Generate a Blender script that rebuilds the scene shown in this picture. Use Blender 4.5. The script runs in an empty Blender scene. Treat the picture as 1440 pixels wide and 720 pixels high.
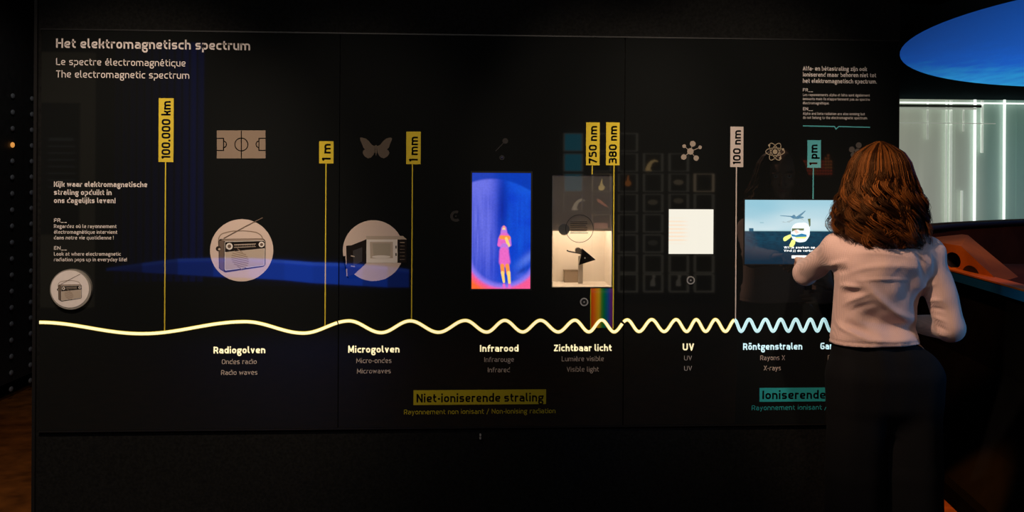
import bpy, math, random
import numpy as np

# ------------------------------------------------------------------ camera, world, lights
SC = bpy.context.scene
F, CX, CY, CH = 1400.0, 720.0, 235.0, 1.6          # focal length (px), principal point, camera height
ROLL = 0.006
cr, sr = math.cos(ROLL), math.sin(ROLL)
T = 0.060; D0 = 4.10                                 # the exhibit wall recedes to the right by T in the camera's frame
TH = math.atan(T); c_, s_ = math.cos(TH), math.sin(TH)
def G(x, y, z=0.0): return (x * c_ + y * s_, -x * s_ + y * c_, z)   # camera-aligned axes to world axes (world follows the exhibit wall)
cam_d = bpy.data.cameras.new('camera'); cam = bpy.data.objects.new('camera', cam_d)
SC.collection.objects.link(cam); SC.camera = cam
cam_d.sensor_width = 36; cam_d.lens = F / 1440 * 36
cam_d.shift_y = -(360 - CY) / 1440
cam_d.clip_start = 0.05
cam.location = (0, 0, CH); cam.rotation_euler = (math.pi / 2, 0, 0)
from mathutils import Matrix, Vector
cam.matrix_world = Matrix.Rotation(-TH, 4, 'Z') @ Matrix(((cr, -sr, 0, 0), (0, 0, -1, 0), (sr, cr, 0, CH), (0, 0, 0, 1)))
SC.view_settings.view_transform = 'Standard'; SC.view_settings.look = 'None'
SC.view_settings.exposure = 0.0; SC.view_settings.gamma = 1.0
SC.view_settings.use_curve_mapping = False
w = bpy.data.worlds.new('world'); SC.world = w; w.use_nodes = True
w.node_tree.nodes['Background'].inputs[0].default_value = (0.35, 0.5, 0.6, 1)
w.node_tree.nodes['Background'].inputs[1].default_value = 0.004

def spot(name, loc, aim, power, angle, color=(1, .80, .63), blend=.8, size=.05):
    loc, aim = G(*loc), G(*aim)
    d = bpy.data.lights.new(name, 'SPOT'); d.energy = power; d.spot_size = math.radians(angle)
    d.spot_blend = blend; d.color = color; d.shadow_soft_size = size
    o = bpy.data.objects.new(name, d); SC.collection.objects.link(o)
    o.location = loc
    o.rotation_euler = (Vector(aim) - Vector(loc)).to_track_quat('-Z', 'Y').to_euler()
    return o

# warm gallery spots under the ceiling, washing the exhibit wall from left to right
spot('ceiling_or_added_spot', (-1.30, 2.05, 3.1), (-1.52, 3.98, 1.22), 205, 47)
spot('ceiling_or_added_spot', (-0.75, 2.05, 3.1), (-0.62, 4.06, 1.42), 75, 36)
spot('ceiling_or_added_spot', (0.32, 2.05, 3.1), (0.38, 4.12, 1.66), 105, 30)
spot('ceiling_or_added_spot', (1.00, 2.15, 3.1), (0.92, 4.15, 1.55), 120, 40)
# warm key behind the visitor, high on the photographer's left
spot('ceiling_or_added_spot', (-0.40, 2.15, 3.12), (1.27, 3.58, 1.30), 275, 30, color=(1, .68, .48), size=.04)
spot('ceiling_or_added_spot', (1.85, 4.75, 2.6), (2.65, 5.50, 1.10), 85, 34, color=(1, .34, .14))   # unseen orange lamp, added to warm the console
spot('ceiling_or_added_spot', (2.3, 5.0, 2.2), (3.0, 6.9, 1.0), 60, 60, color=(1, .42, .26))  # unseen warm lamp, added to offset the blue on the counter
spot('ceiling_or_added_spot', (2.9, 3.3, 1.3), (1.60, 3.60, 1.10), 26, 34, color=(.05, .40, 1))    # added blue side light for a rim, no real lamp here
spot('ceiling_or_added_spot', (1.98, 4.75, 3.1), (1.98, 4.72, 0.0), 520, 15, color=(1, .30, .03), blend=.3)  # orange pool on the floor
spot('ceiling_or_added_spot', (-2.3, 5.2, 3.1), (-3.4, 6.9, 1.3), 30, 60, color=(.95, .95, 1))  # unseen pale lamp, added to bring out the studs
spot('ceiling_or_added_spot', (-2.6, 4.9, 3.1), (-2.75, 5.2, 0.0), 12, 60, color=(1, .5, .25))
fa_ = bpy.data.lights.new('room_fill', 'AREA'); fa_.shape = 'RECTANGLE'; fa_.size = 5; fa_.size_y = 1.4; fa_.energy = 30; fa_.color = (1, .97, .92)
fo_ = bpy.data.objects.new('room_fill', fa_); SC.collection.objects.link(fo_); fo_.location = (0, .7, 3.20); fo_.rotation_euler = (math.radians(30), 0, 0)

# ------------------------------------------------------------------ coordinates
def ray(px, py):
    a = (px - CX) / F; b = (CY - py) / F
    return np.array(G(a * cr - b * sr, 1.0, a * sr + b * cr))
def W(px, py, Y):                                    # point at depth Y seen at that pixel
    p = ray(px, py) * Y
    return np.array([p[0], p[1], p[2] + CH])
WO = np.array(G(0, D0)); RZ = 0.0
def uv(px, py, back=0.0):                            # wall coordinates (metres along, height); back = metres behind the glass
    d = ray(px, py)
    k = (back + WO[1]) / d[1]
    P = d * k
    return np.array([P[0] - WO[0], P[2] + CH])
def wall_loc(u, v, y=0.0):
    return Vector((WO[0] + u, WO[1] + y, v))

# ------------------------------------------------------------------ materials
def srgb(r, g, b):
    f = lambda x: ((x / 255) / 12.92 if x / 255 <= .04045 else (((x / 255) + .055) / 1.055) ** 2.4)
    return (f(r), f(g), f(b))
MATS = {}
def mat(name, col, rough=.5, ior=1.45, metal=0, emit=None, es=0, noise=.0, nscale=40, bump=0, spec=None, attr=None, coat=0):
    if name in MATS: return MATS[name]
    assert col is not None or attr, name
    m = bpy.data.materials.new(name); m.use_nodes = True; nt = m.node_tree; b = nt.nodes['Principled BSDF']
    b.inputs['Roughness'].default_value = rough; b.inputs['IOR'].default_value = ior; b.inputs['Metallic'].default_value = metal
    b.inputs['Coat Weight'].default_value = coat; b.inputs['Coat Roughness'].default_value = .02; b.inputs['Coat IOR'].default_value = 1.6
    if spec is not None: b.inputs['Specular IOR Level'].default_value = spec
    L = nt.links
    tc = nt.nodes.new('ShaderNodeTexCoord'); nz = nt.nodes.new('ShaderNodeTexNoise')
    nz.inputs['Scale'].default_value = nscale; nz.inputs['Detail'].default_value = 4
    L.new(tc.outputs['Object'], nz.inputs['Vector'])
    if attr:
        at = nt.nodes.new('ShaderNodeAttribute'); at.attribute_name = attr; src = at.outputs['Color']
    else:
        rgb = nt.nodes.new('ShaderNodeRGB'); rgb.outputs[0].default_value = (*col, 1); src = rgb.outputs[0]
    mx = nt.nodes.new('ShaderNodeMix'); mx.data_type = 'RGBA'; mx.blend_type = 'MULTIPLY'
    mx.inputs[0].default_value = 1.0
    mr = nt.nodes.new('ShaderNodeMapRange'); mr.inputs[1].default_value = .3; mr.inputs[2].default_value = .7
    mr.inputs[3].default_value = 1 - noise; mr.inputs[4].default_value = 1 + noise * .6
    L.new(nz.outputs['Fac'], mr.inputs[0]); L.new(src, mx.inputs[6]); L.new(mr.outputs[0], mx.inputs[7])
    if emit is not None or (attr and es):
        if attr: L.new(mx.outputs[2], b.inputs['Emission Color']); b.inputs['Base Color'].default_value = (.01, .01, .01, 1)
        else:
            b.inputs['Emission Color'].default_value = (*emit, 1); L.new(mx.outputs[2], b.inputs['Base Color'])
        b.inputs['Emission Strength'].default_value = es
    else: L.new(mx.outputs[2], b.inputs['Base Color'])
    if bump:
        bp = nt.nodes.new('ShaderNodeBump'); bp.inputs['Strength'].default_value = bump; bp.inputs['Distance'].default_value = .004
        L.new(nz.outputs['Fac'], bp.inputs['Height']); L.new(bp.outputs[0], b.inputs['Normal'])
    MATS[name] = m; return m

GL = dict(rough=.024, ior=1.72)                        # gloss of the exhibit's front
M_glass = mat('black_glass', (.0090, .0098, .0096), **GL)
M_wall = mat('black_wall', (.0080, .0078, .0072), rough=.8, spec=.12, noise=.5, nscale=90, bump=.25)
M_text = mat('print_cream', (.88, .78, .72), **GL)
M_grey = mat('print_grey_brown', (.26, .225, .19), **GL)
M_sub = mat('print_dim_grey', (.66, .54, .45), **GL)
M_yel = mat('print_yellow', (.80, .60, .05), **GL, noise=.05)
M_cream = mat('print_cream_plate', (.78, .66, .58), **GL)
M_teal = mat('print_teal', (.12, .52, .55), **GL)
M_yeld = mat('print_shaded_yellow', (.50, .40, .02), **GL)  # yellow print darkened, weak light on the caption put into its colour
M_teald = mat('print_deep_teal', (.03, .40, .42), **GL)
M_blk = mat('print_black', (.004, .004, .004), **GL)
M_gyel = mat('backlit_cream', (.8, .7, .5), rough=.1, emit=srgb(255, 240, 185), es=.78)
M_gblu = mat('backlit_pale_blue', (.5, .7, .75), rough=.1, emit=srgb(190, 228, 235), es=.85)
M_wavey = mat('backlit_wave_cream', (.8, .7, .5), rough=.1, emit=srgb(255, 232, 178), es=.95)
M_wavee = mat('backlit_wave_edge', (.6, .5, .1), rough=.1, emit=srgb(200, 180, 60), es=.55)
M_waveb = mat('backlit_wave_blue', (.5, .7, .75), rough=.1, emit=srgb(176, 218, 222), es=.85)
M_chrome = mat('brushed_metal', (.5, .48, .45), rough=.4, metal=.35, noise=.1)
M_dark = mat('dark_plastic', (.012, .012, .012), rough=.4, noise=.2)

# ------------------------------------------------------------------ mesh helpers
class MB:
    def __init__(s): s.v = []; s.f = []; s.mi = []; s.n = 0
    def add(s, v, f, mi=0):
        for p in v: s.v.append((float(p[0]), float(p[1]), float(p[2])))
        for q in f: s.f.append(tuple(i + s.n for i in q)); s.mi.append(mi)
        s.n += len(v); return s
    def box(s, x0, x1, y0, y1, z0, z1, mi=0):
        v = [(x, y, z) for x in (x0, x1) for y in (y0, y1) for z in (z0, z1)]
        return s.add(v, [(0, 1, 3, 2), (4, 6, 7, 5), (0, 4, 5, 1), (2, 3, 7, 6), (0, 2, 6, 4), (1, 5, 7, 3)], mi)
    def poly(s, pts, y, th=0.0, mi=0):                # polygon in x,z facing -y, th = thickness behind
        n = len(pts)
        a = sum(pts[i][0] * pts[(i + 1) % n][1] - pts[(i + 1) % n][0] * pts[i][1] for i in range(n))
        if a < 0: pts = pts[::-1]
        v = [(p[0], y, p[1]) for p in pts]; f = [tuple(range(n))]
        if th:
            v += [(p[0], y + th, p[1]) for p in pts]
            f += [(i, i + n, (i + 1) % n + n, (i + 1) % n) for i in range(n)] + [tuple(range(2 * n - 1, n - 1, -1))]
        return s.add(v, f, mi)
    def disc(s, cx, cz, r, y, th=0, n=40, mi=0, rz=None):
        rz = rz or r
        return s.poly([(cx + r * math.cos(2 * math.pi * i / n), cz + rz * math.sin(2 * math.pi * i / n)) for i in range(n)], y, th, mi)
    def stroke(s, pts, w, y, closed=False, mi=0, th=0):
        pts = [np.array(p, float) for p in pts]; P = [pts[0]]
        for p in pts[1:]:
            if np.hypot(*(p - P[-1])) > 1e-7: P.append(p)
        if closed and np.hypot(*(P[0] - P[-1])) < 1e-7: P.pop()
        n = len(P)
        if n < 2: return s
        A, B = [], []
        for i in range(n):
            d0 = P[i] - P[i - 1] if (i or closed) else P[1] - P[0]
            d1 = P[(i + 1) % n] - P[i] if (i < n - 1 or closed) else P[i] - P[i - 1]
            d0 = d0 / np.hypot(*d0); d1 = d1 / np.hypot(*d1)
            n0 = np.array([-d0[1], d0[0]]); n1 = np.array([-d1[1], d1[0]]); m = n0 + n1; q = m @ m
            m = m * (2 / q) if q > .4 else n0
            A.append(P[i] + m * w / 2); B.append(P[i] - m * w / 2)
        k = n if closed else n - 1
        v = [(p[0], y, p[1]) for p in A + B]
        f = [(i, i + n, (i + 1) % n + n, (i + 1) % n) for i in range(k)]
        if th:
            v += [(p[0], y + th, p[1]) for p in A + B]; N = 2 * n
            for i in range(k):
                j = (i + 1) % n
                f.append((i + N, j + N, j + n + N, i + n + N)); f.append((i, j, j + N, i + N)); f.append((i + n, i + n + N, j + n + N, j + n))
            if not closed: f.append((0, N, N + n, n)); f.append((n - 1, 2 * n - 1, N + 2 * n - 1, N + n - 1))
        return s.add(v, f, mi)
    def tube(s, pts, rad, n=8, mi=0, cap=True):
        pts = [np.array(p, float) for p in pts]; R = rad if hasattr(rad, '__len__') else [rad] * len(pts)
        up = None; base = s.n; v = []
        for i, p in enumerate(pts):
            d = pts[min(i + 1, len(pts) - 1)] - pts[max(i - 1, 0)]; d /= (np.linalg.norm(d) + 1e-12)
            if up is None: up = np.array([0, 0, 1.]) if abs(d[2]) < .9 else np.array([1., 0, 0])
            a = np.cross(d, up); a /= np.linalg.norm(a); up = np.cross(a, d)
            for k in range(n):
                t = 2 * math.pi * k / n; v.append(p + (a * math.cos(t) + up * math.sin(t)) * R[i])
        f = [(i * n + k, i * n + (k + 1) % n, (i + 1) * n + (k + 1) % n, (i + 1) * n + k) for i in range(len(pts) - 1) for k in range(n)]
        if cap: f += [tuple(range(n))[::-1], tuple((len(pts) - 1) * n + k for k in range(n))]
        return s.add(v, f, mi)
    def sphere(s, c, r, n=16, mi=0):
        r = r if hasattr(r, '__len__') else (r, r, r); m = n // 2; v = []
        for i in range(m + 1):
            for k in range(n):
                a = math.pi * i / m; t = 2 * math.pi * k / n
                v.append((c[0] + r[0] * math.sin(a) * math.cos(t), c[1] + r[1] * math.sin(a) * math.sin(t), c[2] + r[2] * math.cos(a)))
        return s.add(v, [(i * n + k, (i + 1) * n + k, (i + 1) * n + (k + 1) % n, i * n + (k + 1) % n) for i in range(m) for k in range(n)], mi)
def setp(o, label=None, cat=None, group=None, kind=None):
    for k, v in (('label', label), ('category', cat), ('group', group), ('kind', kind)):
        if v: o[k] = v
    return o
def obj(name, mb, mats, parent=None, smooth=False, loc=None, rz=0, **tags):
    me = bpy.data.meshes.new(name); me.from_pydata(mb.v, [], mb.f)
    mats = mats if isinstance(mats, (list, tuple)) else [mats]
    for m in mats: me.materials.append(m)
    if len(mats) > 1: me.polygons.foreach_set('material_index', mb.mi)
    if smooth: me.polygons.foreach_set('use_smooth', [True] * len(me.polygons))
    me.update()
    o = bpy.data.objects.new(name, me); SC.collection.objects.link(o)
    if parent: o.parent = parent
    if loc is not None: o.location = loc
    o.rotation_euler.z = rz
    return setp(o, **tags)
def empty(name, loc, label, cat, group=None, rz=0):
    o = bpy.data.objects.new(name, None); SC.collection.objects.link(o); o.location = loc; o.rotation_euler.z = rz
    o.empty_display_size = .05
    return setp(o, label, cat, group)
class WallThing:                                      # a thing fixed to the exhibit wall, built in wall coordinates about its anchor
    def __init__(s, name, px, py, label, cat, group=None, y=0.0):
        s.a = uv(px, py); s.root = empty(name, wall_loc(s.a[0], s.a[1], y), label, cat, group, RZ)
    def q(s, px, py): p = uv(px, py) - s.a; return (p[0], p[1])
    def part(s, name, mb, mats, parent=None, **k): return obj(name, mb, mats, parent or s.root, **k)

def struct(name, mb, mats, loc=(0, 0, 0), rz=0, smooth=False): return obj(name, mb, mats, None, smooth, loc, rz, kind='structure')

# ------------------------------------------------------------------ lettering: own squared stroke alphabet
def rounded(pts, R, closed=False):
    pts = [np.array(p, float) for p in pts]; n = len(pts); out = []
    if n < 3: return pts
    for i in range(n):
        if not closed and i in (0, n - 1): out.append(pts[i]); continue
        a, b, c = pts[i - 1], pts[i], pts[(i + 1) % n]
        da, dc = a - b, c - b; la, lc = np.hypot(*da), np.hypot(*dc)
        ka = 1.0 if (not closed and i == 1) else .5; kc = 1.0 if (not closed and i == n - 2) else .5
        r = min(R, la * ka, lc * kc); p0 = b + da / la * r; p2 = b + dc / lc * r
        for t in (0, .22, .5, .78, 1): out.append((1 - t) ** 2 * p0 + 2 * t * (1 - t) * b + t * t * p2)
    return out
def glyph(ch, w):
    # returns advance width, list of (points, closed, radius); x-height 5.1, caps 7
    b = w / 2; X = 5.1; t = X - b; C = 7.0; Tt = C - b; l = b; k = (w - .8) * .9; R = 1.7
    r = 3.3 + k + b * .5; Wd = r + b
    O = lambda *p: (list(p), False, R)
    S = lambda *p: (list(p), False, 0.001)
    D = lambda x0, y0, x1, y1, rr=R: ([(x0, y0), (x1, y0), (x1, y1), (x0, y1)], True, rr)
    dot = lambda x, y, h=None: S((x, y - (h or w) / 2), (x, y + (h or w) / 2))
    rC = 4.3 + k; WC = rC + b
    base = {'é': 'e', 'è': 'e', 'ê': 'e', 'ö': 'o', 'ù': 'u', 'ï': 'i'}
    if ch in base:
        W0, st = glyph(base[ch], w); m = W0 / 2
        if ch == 'é': st = st + [S((m - .5, X + .8), (m + .6, X + 2.1))]
        if ch in 'èù': st = st + [S((m + .5, X + .8), (m - .6, X + 2.1))]
        if ch == 'ê': st = st + [S((m - 1, X + .8), (m, X + 1.8), (m + 1, X + .8))]
        if ch == 'ö': st = st + [dot(m - .9, X + 1.5), dot(m + .9, X + 1.5)]
        return W0, st
    if ch == 'a': return Wd, [O((.5, t), (r, t), (r, 0)), O((r, 2.85), (l, 2.85), (l, b), (r, b))]
    if ch == 'b': return Wd, [S((l, 0), (l, 7.3)), D(l, b, r, t)]
    if ch == 'c': return Wd - .5, [O((Wd - .5, t), (l, t), (l, b), (Wd - .5, b))]
    if ch == 'd': return Wd, [S((r, 0), (r, 7.3)), D(l, b, r, t)]
    if ch == 'e': return Wd, [O((Wd - .4, b), (l, b), (l, t), (r, t), (r, 2.45), (l, 2.45))]
    if ch == 'f': return 2.7 + k, [O((2.9 + k, 7.3 - b), (l + .6, 7.3 - b), (l + .6, 0)), S((0, t), (2.7 + k, t))]
    if ch == 'g': return Wd, [D(l, 1.75 + b * .5, r - .1, t, 1.3), S((r - .5, t), (Wd + .35, t)), O((l + .5, 1.8), (l, 1.3), (l, .55), (r, .55), (r, -2.1), (l, -2.1), (l, .4))]
    if ch == 'h': return Wd, [S((l, 0), (l, 7.3)), O((l, t), (r, t), (r, 0))]
    if ch == 'i': return w + .1, [S((l, 0), (l, X)), dot(l, 6.6, .9 * w)]
    if ch == 'j': return w + .3, [O((l, X), (l, -1.8 + b), (l - 1.3, -1.8 + b)), dot(l, 6.6, .9 * w)]
    if ch == 'k': return Wd - .3, [S((l, 0), (l, 7.3)), S((l, 2.7), (Wd - 1.9, 2.7), (Wd - .7, X)), S((Wd - 1.9, 2.7), (Wd - .6, 0))]
    if ch == 'l': return w + .9, [O((l, 7.3), (l, b), (w + .9, b))]
    if ch == 'm': return 2 * r - l + b, [S((l, 0), (l, X)), O((l, t), (r - .1, t), (r - .1, 0)), O((r - .1, t), (2 * r - l - .2, t), (2 * r - l - .2, 0))]
    if ch == 'n': return Wd, [S((l, 0), (l, X)), O((l, t), (r, t), (r, 0))]
    if ch == 'o': return Wd, [D(l, b, r, t)]
    if ch == 'p': return Wd, [S((l, -2), (l, X)), D(l, b, r, t)]
    if ch == 'q': return Wd, [S((r, -2), (r, X)), D(l, b, r, t)]
    if ch == 'r': return 2.8 + k, [S((l, 0), (l, X)), O((l, 3.6), (l, t), (2.9 + k, t))]
    if ch == 's': return Wd - .3, [(([(Wd - .6, t), (l, t), (l, 2.6), (r - .3, 2.6), (r - .3, b), (.3, b)]), False, 1.0)]
    if ch == 't': return 2.8 + k, [O((l + .5, 6.6), (l + .5, b), (2.8 + k, b)), S((0, t), (2.7 + k, t))]
    if ch == 'u': return Wd, [O((l, X), (l, b), (r, b)), S((r, 0), (r, X))]
    if ch == 'v': return Wd, [S((l, X), (Wd / 2, b), (r, X))]
    if ch == 'w': return Wd * 1.5, [S((l, X), (Wd * .4, b), (Wd * .75, X - .6), (Wd * 1.1, b), (Wd * 1.5 - l, X))]
    if ch == 'x': return Wd, [S((l, 0), (r, X)), S((l, X), (r, 0))]
    if ch == 'y': return Wd, [S((l, X), (Wd / 2, .3)), S((r, X), (Wd / 2 - .1, .2), (l + .3, -2))]
    if ch == 'z': return Wd - .3, [S((.2, t), (r - .4, t), (l, b), (Wd - .4, b))]
    if ch == 'A': return WC, [S((l * .8, 0), (WC / 2, Tt + .2), (WC - l * .8, 0)), S((l + .6, 2), (WC - l - .6, 2))]
    if ch == 'E': return WC - .9, [S((WC - .9, Tt), (l, Tt), (l, b), (WC - .9, b)), S((l, 3.6), (WC - 1.2, 3.6))]
    if ch == 'F': return WC - 1, [S((WC - .9, Tt), (l, Tt), (l, 0)), S((l, 3.4), (WC - 1.3, 3.4))]
    if ch == 'G': return WC, [O((WC - .2, Tt), (l, Tt), (l, b), (rC, b), (rC, 3.4), (2.6, 3.4))]
    if ch == 'H': return WC + .2, [S((l, 0), (l, C)), S((rC + .2, 0), (rC + .2, C)), S((l, 3.6), (rC, 3.6))]
    if ch == 'I': return w + .1, [S((l, 0), (l, C))]
    if ch == 'K': return WC - .2, [S((l, 0), (l, C)), S((l, 3.6), (WC - 2.2, 3.6), (WC - .8, C)), S((WC - 2.2, 3.6), (WC - .6, 0))]
    if ch == 'L': return WC - 1, [S((l, C), (l, b), (WC - 1, b))]
    if ch == 'M': return WC + 1.3, [S((l, 0), (l + .2, C - .3), ((WC + 1.3) / 2, 1.8), (WC + 1.1 - l, C - .3), (WC + 1.3 - l, 0))]
    if ch == 'N': return WC + .3, [S((l, 0), (l, C)), S((l, C - .4), (rC + .3, .4)), S((rC + .3, 0), (rC + .3, C))]
    if ch == 'O': return WC, [D(l, b, rC, Tt, 1.9)]
    if ch == 'R': return WC - .1, [O((l, Tt), (rC - .2, Tt), (rC - .2, 3.1), (l, 3.1)), S((l, 0), (l, C)), S((WC - 2.2, 3.1), (WC - .6, 0))]
    if ch == 'T': return WC - .6, [S((0, Tt), (WC - .6, Tt)), S((WC / 2 - .3, Tt), (WC / 2 - .3, 0))]
    if ch == 'U': return WC, [O((l, C), (l, b), (rC, b), (rC, C))]
    if ch == 'V': return WC, [S((l, C), (WC / 2, b * .6), (rC, C))]
    if ch == 'W': return WC * 1.5, [S((l, C), (WC * .42, b), (WC * .75, C - .8), (WC * 1.08, b), (WC * 1.5 - l, C))]
    if ch == 'X': return WC, [S((l, 0), (rC, C)), S((l, C), (rC, 0))]
    if ch == 'Z': return WC - .5, [S((.2, Tt), (rC - .6, Tt), (l, b), (WC - .6, b))]
    if ch == '0': return WC, [D(l, b, rC, Tt, 1.8)]
    if ch == '1': return 2.2 + k * .6, [S((.1, C - 1.3), (2.2 + k * .6 - b, Tt + .1), (2.2 + k * .6 - b, 0))]
    if ch == '3': return WC - .3, [O((.3, Tt), (rC - .3, Tt), (rC - .3, 3.7), (1, 3.7)), O((1, 3.7), (rC - .2, 3.7), (rC - .2, b), (.2, b))]
    if ch == '5': return WC - .3, [S((rC - .2, Tt), (l + .2, Tt), (l + .1, 4.1)), O((l + .1, 4.1), (rC - .2, 4.1), (rC - .2, b), (.2, b))]
    if ch == '7': return WC - .5, [S((.1, Tt), (rC - .6, Tt), (1.5, 0))]
    if ch == '8': return WC, [D(l + .1, 3.6, rC - .1, Tt, 1.3), D(l, b, rC, 3.6, 1.5)]
    if ch == '.': return w + .1, [dot(l, w * .55, w * 1.1)]
    if ch == ',': return w + .1, [S((l, w), (l - .3, -.9))]
    if ch == '!': return w + .2, [S((l, 7), (l, 2)), dot(l, w * .55, w * 1.1)]
    if ch == "'": return w, [S((l, 7), (l, 5))]
    if ch == '-': return 2.3, [S((.1, 2.8), (2.2, 2.8))]
    if ch == '_': return 4.0, [S((0, -b), (4.0, -b))]
    if ch == '/': return 3.4, [S((.2, -.8), (3.2, 7.4))]
    return 2.0, []
def text_mb(s, x0, z0, x1, z1, cap, wt, y, vertical=False):
    # baseline runs from (x0,z0) to (x1,z1); the line is stretched to that length
    gap = .95 + max(0, wt - .84) * .35; adv = []; x = 0
    for ch in s:
        if ch == ' ': adv.append(x); x += 2.7; continue
        g, st = glyph(ch, wt); adv.append(x); x += g + gap
    total = x - gap; L = math.hypot(x1 - x0, z1 - z0); sx = L / total; sz = cap / 7.0
    ex = np.array([x1 - x0, z1 - z0]) / L; ez = np.array([-ex[1], ex[0]]); o = np.array([x0, z0]); m = MB(); av = math.sqrt(sx * sz)
    for ch, a in zip(s, adv):
        if ch == ' ': continue
        for pts, closed, R in glyph(ch, wt)[1]:
            P = rounded(pts, R, closed)
            P = [o + ex * ((p[0] + a) * sx) + ez * (p[1] * sz) for p in P]
            m.stroke(P, wt * (sz * .55 + sx * .45), y, closed)
    return m
BOLD, SEMI, REG = 1.42, 1.15, .84
def px_len(px, py): return abs(uv(px, py)[1] - uv(px, py + 1)[1])
def text(th, s, x0, b0, x1, cap, wt, m, b1=None, y=-.0006, name='text_line', parent=None, label=None):
    # b0/b1: baseline pixel row at the left and right end; both follow the level wall line through the left end
    a = th.q(x0, b0); vb = a[1]; xr = th.q(x1, b0)[0]
    return th.part(name, text_mb(s, a[0], vb, xr, vb, cap * px_len(x0, b0), wt, y), m, parent, label=label)

# ------------------------------------------------------------------ structure
fl = MB(); fl.box(-9, 9, -6, 10, -.1, 0)
m = mat('floor_dark_wood', (.15, .05, .009), rough=.5, spec=.2, noise=.5, nscale=9, bump=.2)
struct('floor', fl, m)
M_ceil = mat('ceiling_black', (.004, .004, .0045), rough=.9, noise=.2)
struct('ceiling', MB().box(-9, 9, -6, 10, 3.25, 3.35), M_ceil)
M_rw = mat('room_wall_dark', (.011, .010, .009), rough=.8, noise=.35, nscale=14, bump=.2)
struct('wall_left', MB().box(-9.1, -9, -6, 10, 0, 3.25), M_rw)
M_rt = mat('room_wall_teal_black', (.012, .03, .036), rough=.8, noise=.2, nscale=5)
struct('wall_far', MB().box(-9, 9, 10, 10.1, 0, 3.25), M_rt)
struct('wall_right', MB().box(9, 9.1, -6, 10, 0, 3.25), M_rt)
struct('wall_rear', MB().box(-9, 9, -6.1, -6, 0, 3.25), M_rw)

# exhibit partition with the niche cut out
uL, uR = uv(46, 400)[0], uv(1267, 150)[0]
nx0, nz1 = uv(776, 246); nx1, nz0 = uv(862, 404.5)
pw = MB()
for (a, b, c, d) in ((uL, nx0, 0, 3.25), (nx1, uR, 0, 3.25), (nx0, nx1, 0, nz0), (nx0, nx1, nz1, 3.25)):
    pw.box(a, b, .014, .34, c, d)
pw.box(nx0, nx1, .30, .34, nz0, nz1)
struct('wall_exhibit', pw, M_wall, (WO[0], WO[1], 0), RZ)

# black glass fronts
seams = [(55.5, 474.6), (475.9, 875.2), (876.6, 1259)]
vt0 = uv(55, 42)[1]; vb0 = uv(55, 606)[1]
names = ['leftmost black glass panel, carrying the main title and the radio wave pictures', 'middle black glass panel, carrying the thermal screen and the lit prism window',
         'right black glass panel behind the woman, with the white square and airport screen']
for i, (a, b) in enumerate(seams):
    ua, ub = uv(a, 600)[0], uv(b, 600)[0]; g = MB()
    if i == 1:
        for (x0, x1, z0, z1) in ((ua, nx0, vb0, vt0), (nx1, ub, vb0, vt0), (nx0, nx1, vb0, nz0), (nx0, nx1, nz1, vt0)): g.box(x0, x1, 0, .012, z0, z1)
    else: g.box(ua, ub, 0, .012, vb0, vt0)
    obj('glass_panel', g, M_glass, loc=(WO[0], WO[1], 0), rz=RZ, label=names[i], cat='panel', group='black glass panels of the exhibit wall')
tr = MB(); tr.box(uv(55, 600)[0] - .003, uv(1261, 600)[0], -.003, .014, vt0 + .001, vt0 + .006)
struct('trim_1', tr, mat('trim_black_metal', (.03, .028, .026), rough=.3, metal=.6), (WO[0], WO[1], 0), RZ)
tr = MB(); tr.box(uv(55, 600)[0] - .003, uv(1261, 600)[0], -.002, .014, vb0 - .006, vb0 - .001)
struct('trim_2', tr, mat('trim_black_metal', None), (WO[0], WO[1], 0), RZ)
tr = MB(); tr.box(uL, uL + .012, -.002, .014, 0, 3.25)
struct('trim_3', tr, mat('trim_black_metal', None), (WO[0], WO[1], 0), RZ)

# ------------------------------------------------------------------ lettering on the wall
def sign(name, px, py, label, cat='lettering', group=None): return WallThing(name, px, py, label, cat, group, y=-.0002)
t = sign('exhibit_title', 79, 68, 'large three line cream title at top left, Dutch line boldest', 'title')
text(t, 'Het elektromagnetisch spectrum', 79, 67.2, 352, 13.2, SEMI + .1, M_text)
text(t, 'Le spectre électromagnétique', 79, 91.3, 261, 9.6, REG, M_text)
text(t, 'The electromagnetic spectrum', 79, 108.8, 266.5, 9.8, REG, M_text)
t = sign('intro_text', 76, 300, 'cream text block at left above the small round radio button')
for s, b, x, cap, wt in (('Kijk waar elektromagnetische', 262.6, 207, 7.4, SEMI + .3), ('straling opduikt in', 274, 157, 7.4, SEMI + .3), ('ons dagelijks leven!', 285.4, 162.5, 7.4, SEMI + .3),
                         ('FR__', 312.3, 94, 5.2, SEMI), ('Regardez où le rayonnement', 320.5, 164, 5, REG + .25), ('électromagnétique intervient', 328.6, 165, 5, REG + .25), ('dans notre vie quotidienne !', 336.6, 160, 5, REG + .25),
                         ('EN__', 351.2, 94, 5.2, SEMI), ('Look at where electromagnetic', 359.5, 170, 5, REG + .25), ('radiation pops up in everyday life!', 367.4, 178.5, 5, REG + .25)):
    text(t, s, 76, b, x, cap, wt, M_text)
t = sign('side_note_text', 1129, 140, 'small cream text block at top right above the teal speech line')
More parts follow.
